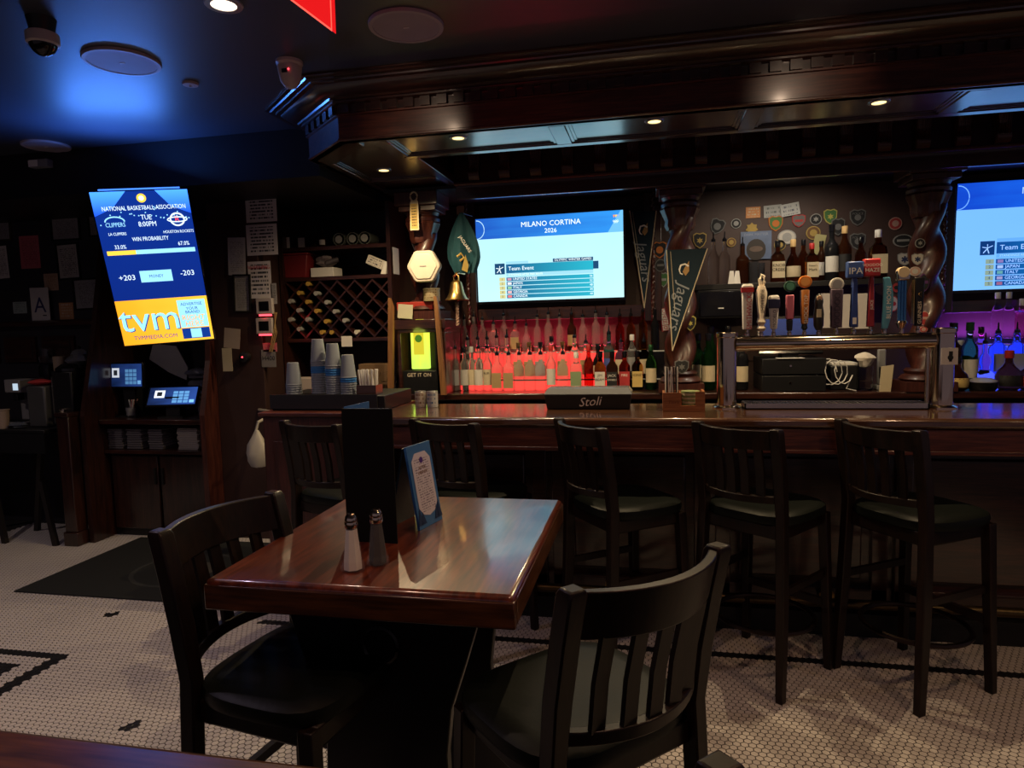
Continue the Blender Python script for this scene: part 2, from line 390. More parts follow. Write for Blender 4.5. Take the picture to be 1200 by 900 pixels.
part('sunk_panel', G().bx(-1.74, -1.30, 4.18, 4.6, 2.434, 2.46), WD, ca)
mo = G()
for z, i in ((2.4255, 0), (2.43, .014)):
    mo.bx(-1.318 - i, -1.30 - i, 3.6, 4.1, z, 2.435).bx(-1.74 + i, -1.722 + i, 3.6, 4.1, z, 2.435).bx(-1.74, -1.30, 4.082 - i, 4.1 - i, z, 2.435)
part('panel_moulding', mo, WD, ca)
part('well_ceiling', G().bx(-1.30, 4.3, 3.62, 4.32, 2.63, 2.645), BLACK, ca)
part('well_side', G().bx(-1.30, 4.3, 3.60, 3.62, 2.47, 2.63).bx(-1.30, -1.28, 3.62, 4.32, 2.47, 2.63), WD, ca)
# recessed downlights in the soffit: trim ring, glowing lens, lamp
LENS = glow('warm_lens', (1, .72, .28), 2.6)
def downlight(name, loc, label, e, cat='downlight', r=.03, group=None, m=LENS, col=WARM, spot=162, tilt=0):
    t = thing(name, label, cat, loc, 0, group)
    part('trim_ring', G().lathe([(r, -.004), (r * 1.45, -.004), (r * 1.5, 0), (r * 1.5, .003), (r, .003), (r, -.004)], 20), STEEL, t)
    part('lens', G().lathe([(.0001, -.0015), (r, -.0015), (r, .003), (.0001, .003)], 20), m, t)
    lp = lamp('lamp_' + name, 'SPOT', (loc[0], loc[1], loc[2] - .02), e, col, .005, rot=(tilt, 0, 0), spot=spot, blend=.7)
    return t
for x, y, lb in ((-.935, 3.335, 'warm round downlight in the canopy panel nearest the hand bell'), (.022, 3.335, 'warm round downlight in the canopy above the wooden straw caddy'), (.99, 3.335, 'warm round downlight in the canopy above the bridge beer tower')):
    downlight('recessed_downlight', (x, y, 2.4335), lb, 44)
downlight('recessed_downlight', (-1.549, 3.871, 2.4335), 'warm round downlight in the end return of the canopy near the wine rack', 50)
downlight('recessed_downlight', (-1.503, 2.29, ZC - .003), 'round downlight set in the dark ceiling near the red sign', 2, r=.045, m=glow('pale_lens', (1, .82, .62), 3))
# ================================================================ back bar
CZ = 1.04
bb = thing('back_counter', 'long dark back counter with cabinet doors behind the bar', 'counter', (0, 0, 0))
bc = thing('back_bar_cornice', 'carved scroll bracket cornice across the top of the back bar', 'cornice', (0, 0, 0))
bf = thing('back_bar_frame', 'dark stiles with rope carving framing the bays of the back bar', 'frame', (0, 0, 0))
part('counter_top', G().bx(-1.75, 4.3, 4.38, 5.05, CZ - .045, CZ), WD, bb, bevel=.008)
part('base_cabinet', G().bx(-1.72, 4.3, 4.44, 5.04, 0, CZ - .046), BLACK, bb)
for k in range(7):
    x0 = -1.66 + .85 * k
    d = part('cabinet_door', G().bx(x0, x0 + .8, 4.42, 4.439, .1, .95).bx(x0 + .08, x0 + .72, 4.412, 4.42, .18, .87), WD, bb, bevel=.003)
    part('knob', G().lathe([(.008, 0), (.008, .01), (.014, .02), (.0001, .028)], 10), BRASS, d, (x0 + .74, 4.42, .55), (PI / 2, 0, 0))
part('header_board', G().bx(-1.24, 4.3, 4.33, 4.36, 2.32, 2.41), WD, bc, bevel=.004)
part('cornice_board', G().bx(-1.24, 4.3, 4.30, 4.33, 2.40, 2.63), WD, bc)
part('cornice_moulding', G().bx(-1.24, 4.3, 4.27, 4.305, 2.595, 2.625).bx(-1.24, 4.3, 4.275, 4.305, 2.40, 2.42), WRED, bc, bevel=.006)
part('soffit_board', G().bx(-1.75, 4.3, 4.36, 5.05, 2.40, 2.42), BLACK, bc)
# carved scroll brackets along the cornice
sc = G(); pts = []
for k in range(25):
    t = k / 24; z = 2.425 + .165 * t; d = .012 + .035 * (math.sin(t * 2.2 * PI) * .5 + .5) * (1 - .3 * t) + .018 * t
    pts.append((-d, z))
sc.prism([(.0, 2.425)] + pts + [(.0, 2.59)], -.034, .034, 'yz')
for k in range(6):
    t = k / 5; sc.tube([(-.03 + .06 * t, -.015, 2.43), (-.035 + .06 * t, -.05, 2.47), (-.02 + .05 * t, -.035, 2.53), (-.03 + .06 * t, -.05, 2.58)], .006, 5)
scm = sc.mesh('scroll_bracket', WRED)
for k in range(27): link('scroll_bracket', scm, bc, (-1.1 + .2 * k, 4.30, 0))
# twisted columns
def column(x, z0, z1, lb, y=4.5):
    c = thing('carved_column', lb, 'column', (x, y, 0))
    part('capital', G().bx(-.15, .15, -.14, .14, z1 - .09, z1).bx(-.13, .13, -.12, .12, z1 - .125, z1 - .09).lathe([(.115, z1 - .19), (.12, z1 - .165), (.105, z1 - .15), (.12, z1 - .125)], 20), WREDZ, c, bevel=.004)
    H = z1 - .19 - z0 - .13; prof = [(.078, z0 + .13 + H * k / 60) for k in range(61)]
    tw = lambda r, a, z: r * (1 + .26 * math.cos(2 * (a - (z - z0) * 11))) * (1 + .05 * math.sin((z - z0) / H * PI))
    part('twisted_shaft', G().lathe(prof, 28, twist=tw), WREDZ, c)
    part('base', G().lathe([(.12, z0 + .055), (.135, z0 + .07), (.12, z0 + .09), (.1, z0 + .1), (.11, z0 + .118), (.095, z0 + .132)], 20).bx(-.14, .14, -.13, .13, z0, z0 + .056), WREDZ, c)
    g = G().lathe([(.080, z1 - .33), (.092, z1 - .30), (.088, z1 - .27), (.102, z1 - .24), (.118, z1 - .20), (.112, z1 - .188)], 40, twist=lambda r, a, z: r * (1 + .05 * math.cos(10 * a)))
    part('leaf_collar', g, WREDZ, c)
    return c
XC1, XC2, XC3 = at(497, 300, 4.5).x, at(797, 300, 4.5).x, at(1086, 300, 4.5).x
column(XC1, 1.551, 2.399, 'twisted wooden column standing on the niche pedestal'); column(XC2, CZ + .001, 2.399, 'twisted wooden column between the bar television and the badge wall'); column(XC3, CZ + .001, 2.399, 'twisted wooden column between the badge wall and the second television')
# pedestal with open niche under the first column
pd = G().bx(-.18, .18, -.15, .24, 1.485, 1.549).bx(-.17, .17, -.13, .24, 1.46, 1.485).bx(-.17, -.145, -.13, .24, CZ, 1.46).bx(.145, .17, -.13, .24, CZ, 1.46).bx(-.145, .145, .21, .24, CZ, 1.46)
one('niche_pedestal', pd, WD, 'dark open niche pedestal under the carved column', 'pedestal', (XC1, 4.5, 0), bevel=.003)
# rope-carved stiles beside the bays
def stile(x, z0, z1, y=4.93):
    s_ = part('bay_stile', G().bx(x - .06, x + .06, y, y + .12, z0, z1), WDZ, bf, bevel=.003)
    H = z1 - z0; part('rope_carving', G().lathe([(.014, z0 + H * k / 70) for k in range(71)], 10, (x, y, 0), twist=lambda r, a, z: r * (1 + .3 * math.cos(2 * (a - z * 90)))), WREDZ, s_)
for x in (at(548, 300, 4.93).x, at(765, 300, 4.93).x, at(1106, 300, 4.93).x): stile(x, 1.50, 2.40)
part('bay_rail', G().bx(-1.28, .0, 4.96, 5.05, 1.53, 1.62), WD, bf, bevel=.004)
part('bay_rail', G().bx(1.85, 4.3, 4.96, 5.05, 1.50, 1.58), WD, bf, bevel=.004)
for x0, x1 in ((at(815, 330, 4.62).x, at(1037, 330, 4.62).x),):
    z = at(900, 331, 4.62).z; SHZ = z
    one('display_shelf', G().bx(x0, x1, 4.62, 5.05, z - .035, z), BLACK, 'black bottle shelf fixed to the badge covered wall', 'shelf', bevel=.003)
# two small spot lights under the back bar soffit
for x, y, lb in ((.643, 4.43, 'tiny white spot light under the back bar soffit nearer the pennants'), (1.028, 4.43, 'tiny white spot light under the back bar soffit nearer the last column')):
    downlight('soffit_spot_light', (x, y, 2.3995), lb, 10, 'spot light', r=.014, m=glow('white_lens', (1, .92, .8), 9), col=(1, .85, .65), spot=140, tilt=.45)
# ================================================================ bar
BZ = 1.07
ba = thing('bar_counter', 'long varnished mahogany bar counter with panelled front', 'bar', (0, 0, 0))
part('bar_top', G().bx(-1.36, 4.3, 3.03, 3.58, BZ - .045, BZ), WBAR, ba, bevel=.014)
part('apron', G().bx(-1.36, 4.3, 3.045, 3.075, .915, BZ - .046).bx(-1.36, 4.3, 3.036, 3.046, .915, .935), WRED, ba, bevel=.005)
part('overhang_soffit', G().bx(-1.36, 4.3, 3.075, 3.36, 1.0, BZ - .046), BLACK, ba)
part('front_wall', G().bx(-1.36, 4.3, 3.36, 3.42, .0, 1.0), WD, ba)
for k in range(7):
    x0 = -1.30 + .80 * k
    f = G().bx(x0, x0 + .07, 3.335, 3.36, .12, .98).bx(x0 + .70, x0 + .77, 3.335, 3.36, .12, .98).bx(x0, x0 + .77, 3.335, 3.36, .12, .22).bx(x0, x0 + .77, 3.335, 3.36, .88, .98)
    p = part('front_panel', f, WD, ba, bevel=.004)
    part('raised_field', G().bx(x0 + .11, x0 + .66, 3.343, 3.36, .26, .84), WD, p, bevel=.01)
part('plinth', G().bx(-1.36, 4.3, 3.30, 3.36, 0, .11), BLACK, ba)
fr = part('foot_rail', G().cyl((-1.3, 3.22, .19), (4.3, 3.22, .19), .022, n=14), mat('dull_brass', (.10, .07, .035), .4, 1), ba)
for k in range(6): part('rail_bracket', G().cyl((-1.2 + k, 3.22, .19), (-1.2 + k, 3.305, .19), .012, n=8).cyl((-1.2 + k, 3.305, .19), (-1.2 + k, 3.30, .19), .035, n=12), BRASS, fr)
en = thing('bar_end_pier', 'red brown wooden pier closing the bar beside the partition', 'bar pier', (-1.7, 3.2, 0))
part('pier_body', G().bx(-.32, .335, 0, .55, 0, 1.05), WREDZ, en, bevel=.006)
part('pier_panel', G().bx(-.26, .28, -.012, 0, .15, .92), WREDZ, en, bevel=.006)
part('pier_cap', G().bx(-.335, .335, -.02, .56, 1.05, 1.07), WRED, en, bevel=.004)
# ================================================================ furniture
def chair_proto(name, label, hs, ht, w, d, stool=False, group=None, rake=.07):
    """faces +y; back posts at y = -d/2"""
    t = thing(name, label, 'stool' if stool else 'chair', (0, 0, 0), 0, group)
    sw, sd = w / 2 + .03, d / 2 + .02
    # seat: rounded cushion over a wooden frame
    def outline(k, n=44, front=1.0):
        pts = []
        for i in range(n):
            a = 2 * PI * i / n; c, s_ = math.cos(a), math.sin(a)
            r = 1 / (abs(c) ** 4 + abs(s_) ** 4) ** .25
            x, y = r * c * sw * k, r * s_ * sd * k
            if y < 0: x *= 1 - .12 * (-y / sd) ** 2
            pts.append((x, y))
        return pts
    g = G(); rings = [(1.0, hs - .045), (1.015, hs - .03), (1.0, hs - .012), (.93, hs - .002), (.75, hs + .001), (.4, hs - .004)]
    vs = []
    for k, z in rings: vs += [(x, y + .0, z) for x, y in outline(k)]
    n = 44; fs = [(r * n + i, r * n + (i + 1) % n, (r + 1) * n + (i + 1) % n, (r + 1) * n + i) for r in range(len(rings) - 1) for i in range(n)]
    fs += [tuple(range(n - 1, -1, -1)), tuple((len(rings) - 1) * n + i for i in range(n))]
    g.add(vs, fs); part('seat', g, VINYL, t)
    part('seat_frame', G().bx(-w / 2 - .0, w / 2, -d / 2, d / 2, hs - .105, hs - .046), WCHAIR, t, bevel=.008)
    py = -d / 2
    def posty(z): return py if z < hs else py - rake * ((z - hs) / (ht - hs)) ** 1.3
    for sx in (-1, 1):
        x = sx * w / 2; pw, pd = .018, .022
        zs = [0, hs * .5, hs, hs + (ht - hs) * .35, hs + (ht - hs) * .7, ht - .012, ht]
        vs = []; splay = .035 if stool else .03
        for z in zs:
            yy = posty(z) - (splay * (1 - z / hs) ** 1.5 if z < hs else 0); k = 1 if 0 < z < ht else .8
            kx = 1.15 if z > hs else 1
            xo = x + sx * (.02 * (1 - z / hs) if z < hs else 0)
            vs += [(xo - pw * k * kx, yy - pd * k, z), (xo + pw * k * kx, yy - pd * k, z), (xo + pw * k * kx, yy + pd * k, z), (xo - pw * k * kx, yy + pd * k, z)]
        fs = [(r * 4 + i, r * 4 + (i + 1) % 4, r * 4 + 4 + (i + 1) % 4, r * 4 + 4 + i) for r in range(len(zs) - 1) for i in range(4)] + [(3, 2, 1, 0), tuple(len(vs) - 4 + i for i in range(4))]
        part('back_post', G().add(vs, fs), WCHAIR, t, bevel=.004)
        fy = d / 2 - .02; k = .02
        g = G(); x2 = sx * (w / 2 + .0)
        vs = [(x2 + sx * .02 - k * .8, fy + .02 - k * .8, 0), (x2 + sx * .02 + k * .8, fy + .02 - k * .8, 0), (x2 + sx * .02 + k * .8, fy + .02 + k * .8, 0), (x2 + sx * .02 - k * .8, fy + .02 + k * .8, 0)]
        vs += [(x2 - k, fy - k, hs - .05), (x2 + k, fy - k, hs - .05), (x2 + k, fy + k, hs - .05), (x2 - k, fy + k, hs - .05)]
        g.add(vs, [(3, 2, 1, 0), (4, 5, 6, 7), (0, 1, 5, 4), (1, 2, 6, 5), (2, 3, 7, 6), (3, 0, 4, 7)])
        part('front_leg', g, WCHAIR, t, bevel=.004)
        zz = (.42, .30) if stool else (.30,)
        for z in zz[:1]:
            part('side_stretcher', G().bx(x - .009, x + .009, posty(z) + .0, fy, z - .014, z + .014), WCHAIR, t)
    # curved rails: bulge away from the sitter
    bul = w * .17
    def rail(z0, z1, th=.011, nm='rail'):
        N = 14; vs = []
        for i in range(N + 1):
            u = -1 + 2 * i / N; x = u * (w / 2 - .012)
            for z in (z0, z1):
                yb = posty(z) - bul * (1 - u * u)
                vs += [(x, yb - th, z), (x, yb + th, z)]
        fs = []
        for i in range(N):
            a = i * 4; b = a + 4
            fs += [(a, b, b + 2, a + 2), (a + 1, a + 3, b + 3, b + 1), (a + 2, b + 2, b + 3, a + 3), (a, a + 1, b + 1, b)]
        fs += [(0, 2, 3, 1), (N * 4, N * 4 + 1, N * 4 + 3, N * 4 + 2)]
        return part(nm, G().add(vs, fs), WCHAIR, t, bevel=.003)
    bh = ht - hs
    rail(ht - (.085 if stool else .105), ht - .008, nm='crest_rail', th=.012)
    zl = hs + bh * (.22 if stool else .17)
    rail(zl - .03, zl, nm='lower_rail', th=.013)
    for i in range(5):
        u = -.67 + i * .335; x = u * (w / 2 - .012); za, zb = zl, ht - (.085 if stool else .105)
        b = bul * (1 - u * u); hw = .017
        ya, yb = posty(za) - b, posty(zb) - b; ym = (ya + yb) / 2 + .006; zm = (za + zb) / 2
        vs = []
        for yy, z in ((ya, za - .005), (ym, zm), (yb, zb + .005)):
            vs += [(x - hw, yy - .006, z), (x + hw, yy - .006, z), (x + hw, yy + .006, z), (x - hw, yy + .006, z)]
        fs = [(r * 4 + q, r * 4 + (q + 1) % 4, r * 4 + 4 + (q + 1) % 4, r * 4 + 4 + q) for r in range(2) for q in range(4)] + [(3, 2, 1, 0), (8, 9, 10, 11)]
        part('slat', G().add(vs, fs), WCHAIR, t)
    if stool:
        part('front_stretcher', G().bx(-w / 2, w / 2, d / 2 - .03, d / 2 - .008, .28, .31), WCHAIR, t)
        R = [(math.cos(a) * (w / 2 + .025), math.sin(a) * (d / 2 + .015) - .0, .235) for a in [2 * PI * k / 32 for k in range(32)]]
        part('foot_ring', G().tube(R, .011, 8, closed=True), mat('dark_metal_ring', (.05, .035, .03), .35, 1), t)
    else:
        part('rear_stretcher', G().bx(-w / 2, w / 2, -d / 2 - .01, -d / 2 + .01, .34, .366), WCHAIR, t)
        part('foot_rest', G().bx(-w / 2, w / 2, d / 2 - .03, d / 2 - .008, .20, .235), WCHAIR, t)
    return t
def place(t, L, R, d, rake=.07):
    L, R = Vector(L), Vector(R); r = (R - L).normalized(); f = Vector((-r.y, r.x)); m = (L + R) / 2 + f * (rake + d / 2)
    t.location = (m.x, m.y, 0); t.rotation_euler = (0, 0, math.atan2(r.y, r.x))
CW, CD = .385, .36
ch = chair_proto('dining_chair', 'dark slatted dining chair with black seat pulled out at the table corner', .675, 1.036, CW, CD)
place(ch, (-.150, 1.132), (.145, 1.428), CD)
c2 = dup(ch, (0, 0, 0), 0, 'dark slatted dining chair with black seat pushed under the table beside the salt shaker')
place(c2, (-1.078, 1.752), (-1.150, 1.352), CD)
c3 = dup(ch, (0, 0, 0), 0, 'dark slatted dining chair of which only one rounded post top shows over the hex tiles')
pp = atz(868, 896, 1.036); place(c3, (pp.x - .02, pp.y), (pp.x - .02 + .27, pp.y - .27), CD)
SW, SD = .35, .36
st = chair_proto('bar_stool', 'dark wooden bar stool at the bar before the stacked plastic cups', .735, 1.08, SW, SD, True, 'wooden bar stools along the bar', rake=.05)
place(st, (-1.70, 2.865), (-1.36, 2.735), SD, .05)
for L, R, lb in (((-1.075, 2.93), (-.755, 2.79), 'dark wooden bar stool at the bar before the lit yellow bottle, behind the table'),
                 ((-.40, 2.955), (-.205, 2.69), 'dark wooden bar stool at the bar before the black garnish tray'),
                 ((.189, 2.886), (.458, 2.67), 'dark wooden bar stool at the bar under the first post of the beer tower'),
                 ((.756, 2.974), (.957, 2.661), 'dark wooden bar stool at the bar under the far post of the beer tower')):
    s2 = dup(st, (0, 0, 0), 0, lb); place(s2, L, R, SD, .05)
# ---------------------------------------------------------------- tables
TZ = .91
tb = thing('dining_table', 'square red brown varnished wooden table with thick edge and black panel base', 'table', (-.677, 1.80, 0))
part('table_top', G().bx(-.380, .380, -.412, .412, TZ - .074, TZ), WTAB, tb, bevel=.013)
def edge(x0, x1, y0, y1, m): return part('edge_band', G().bx(x0, x1, y0, y1, TZ - .076, TZ - .0135), m, tb, bevel=.004)
edge(-.382, .382, -.414, -.384, WEDGE); edge(-.382, .382, .384, .414, WEDGE)
WEY = wood('varnished_oak_edge_deep', (.040, .012, .004), (.16, .055, .016), 'y', rough=.3, scale=5, stretch=12, coat=.8)
edge(-.382, -.352, -.384, .384, WEY); edge(.352, .382, -.384, .384, WEY)
part('apron', G().bx(-.34, .34, -.37, .37, TZ - .085, TZ - .0745), BLACK, tb)
for sy in (-1, 1):
    y0 = -.26 if sy < 0 else .22
    pts = [(-.265, TZ - .0765), (-.258, .78), (-.22, .66), (-.18, .54), (-.165, .42), (-.17, .25), (-.21, .12), (-.28, .06), (-.28, .0), (.28, .0), (.28, .06), (.21, .12), (.17, .25), (.165, .42), (.18, .54), (.22, .66), (.258, .78), (.265, TZ - .0765)]
    p = part('trestle_panel', G().prism(pts, y0, y0 + .035), mat('base_black_enamel', (.004, .004, .005), .35), tb, bevel=.004)
    if sy < 0: part('ring_boss', G().tube([(.045 * math.cos(a), y0 - .004, .70 + .045 * math.sin(a)) for a in [2 * PI * k / 28 for k in range(28)]], .007, 6, closed=True), mat('base_black_enamel'), p)
part('stretcher_beam', G().bx(-.03, .03, -.225, .22, .30, .40), BLACK, tb)
t2 = thing('dining_table', 'brown varnished table of which only the far edge strip shows before the hex floor', 'table', (-.85, .40, 0))
part('table_top', G().bx(-.748, .558, -.398, .398, TZ - .074, TZ), WEDGE, t2, bevel=.013)
part('edge_band', G().bx(-.75, .56, .37, .40, TZ - .076, TZ - .0135), WEDGE, t2, bevel=.004)
part('edge_band', G().bx(.53, .56, -.40, .37, TZ - .076, TZ - .0135), WEY, t2, bevel=.004)
part('pedestal', G().bx(-.4, .25, -.16, .16, .04, TZ - .0745), BLACK, t2)
part('foot', G().bx(-.5, .35, -.26, .26, 0, .04), BLACK, t2)
# ---------------------------------------------------------------- things on the table
def shaker(name, label, loc, fillm):
    t = thing(name, label, 'shaker', loc)
    glm = mat('shaker_glass', (.8, .83, .9), .05, spec=.8, var=.02, alpha=.07)
    S_ = lambda pr: [(r * 1.1, z * 1.22) for r, z in pr]
    part('glass_body', G().lathe(S_([(.026, 0), (.0275, .004), (.0265, .012), (.0225, .02), (.0135, .088), (.0128, .092)]), 8), glm, t, smooth=False)
    part('filling', G().lathe(S_([(.021, .004), (.0205, .02), (.0125, .085)]), 8), fillm, t, smooth=False)
    part('steel_cap', G().lathe(S_([(.0138, .088), (.0145, .09), (.0145, .099), (.0138, .1005), (.0142, .102), (.0125, .110), (.008, .116), (.0001, .118)]), 18), CHROME, t)
shaker('salt_shaker', 'faceted glass salt shaker filled with white salt, steel domed cap', atz(414, 668, TZ), mat('salt', (.75, .72, .66), .9))
shaker('pepper_shaker', 'faceted glass pepper shaker with dark filling, steel domed cap', atz(443, 661, TZ), mat('pepper', (.02, .016, .014), .9))
# tall folded menu standing open as a V
MB = mat('menu_cover_black', (.004, .004, .0045), .75, spec=.2, bump=.04, scale=90)
hA, hB = atz(408, 634, TZ), atz(466, 637, TZ); MH = at(460, 479, hB.y).z - TZ
hC = atz(447, 468, TZ + MH)
mn = thing('menu_folder', 'tall black folded menu standing open on the table', 'menu', (hA.x, hA.y, TZ))
for tgt, sg in ((hB, 1), (hC, -1)):
    d_ = Vector((tgt.x - hA.x, tgt.y - hA.y)); R = Matrix.Rotation(math.atan2(d_.y, d_.x), 4, 'Z'); L_ = (hB - hA).length
    part('cover', G().bx(0, L_, -.002, .002, 0, MH, R=R), MB, mn)
    part('blue_insert', G().bx(.006, L_ - .006, .0022 if sg > 0 else -.0038, .0038 if sg > 0 else -.0022, .012, MH + (.0 if sg > 0 else .004), R=R), mat('menu_blue_card', (.05, .16, .42), .4), mn)
# leaning tent card in a blue frame
a0, a1 = atz(489, 623, TZ), atz(519, 607, TZ); rz = math.atan2(a1.y - a0.y, a1.x - a0.x)
tc_ = thing('table_tent_card', 'blue framed drinks card with cream menu panel leaning back on the table', 'card', (a0 + a1) / 2, rz)
Wc, Hc = .128, .245; RT = Matrix.Rotation(math.radians(-9), 4, 'X')
tc_.rotation_euler = (0, 0, rz)
cardm = printed('drinks_card_print', (.62, .58, .66), (.25, .22, .30), 26, rough=.25)
fbm = mat('blue_card_frame', (.05, .16, .38), .35)
bd = part('frame_board', G().bx(-Wc / 2, Wc / 2, -.004, .004, 0, Hc, R=RT), fbm, tc_)
ch_ = .022; hw = Wc / 2 - .014; z0, z1 = .03, Hc - .025
pts = [(-hw, z0 + .03), (-hw * .6, z0 + .008), (0, z0), (hw * .6, z0 + .008), (hw, z0 + .03), (hw, z1 - ch_), (hw - ch_, z1), (-hw + ch_, z1), (-hw, z1 - ch_)]
g = G().prism(pts, -.0052, -.0041); g.v = [tuple(RT @ Vector(v)) for v in g.v]; pn = part('menu_panel', g, cardm, bd)
for sx, h_ in ((-1, .05), (-.72, .035), (1, .055), (.75, .04)):
    x = sx * (hw + .002); g = G().prism([(x - .014, .012), (x + .014, .012), (x, .012 + h_)], -.0058, -.0052)
    g.v = [tuple(RT @ Vector(v)) for v in g.v]; part('printed_tree', g, mat('navy_print', (.01, .03, .10), .5), bd)
g = G().lathe([(.0001, 0), (.009, 0), (.009, .0008), (.0001, .0008)], 14); o = part('crest', g, mat('violet_print', (.08, .03, .25), .4), bd, RT @ Vector((0, -.0055, Hc - .048)), (PI / 2 - math.radians(9), 0, 0))
tx = text('AFTER\nDINNER', bd, 0, 0, .014, mat('tan_print', (.28, .2, .16), .5), name='lettering'); tx.location = RT @ Vector((0, -.0056, Hc - .078)); tx.rotation_euler = (PI / 2 - math.radians(9), 0, 0)
g = G().bx(-Wc / 2, Wc / 2, -.003, .003, 0, Hc, R=Matrix.Translation((0, .10, 0)) @ Matrix.Rotation(math.radians(13), 4, 'X'))
part('back_prop', g, BLACK, tc_)
# ---------------------------------------------------------------- floor mat
mt = thing('floor_mat', 'black entrance mat with a pale ring emblem lying on the hex tiles', 'mat', (-2.92, 3.70, 0))
part('mat_sheet', G().bx(-.78, .82, -.52, .50, .0006, .009), mat('mat_pile', (.008, .009, .009), .95, bump=.3, scale=300), mt, bevel=.003)
part('emblem_ring', G().lathe([(.30, .0088), (.30, .0098), (.33, .0098), (.33, .0088), (.30, .0088)], 40, sy=.9), mat('mat_grey_print', (.022, .023, .022), .95), mt, (.02, -.06, 0))
part('emblem_field', G().lathe([(.0001, .0098), (.17, .0098), (.17, .009)], 30, sy=.8), mat('mat_pale_print', (.05, .044, .034), .95), mt, (.06, -.06, 0))
part('emblem_mark', G().bx(-.05, .05, -.012, .012, .0098, .0105).bx(-.012, .012, -.07, .07, .0098, .0105), BLACK, mt, (.06, -.06, 0))
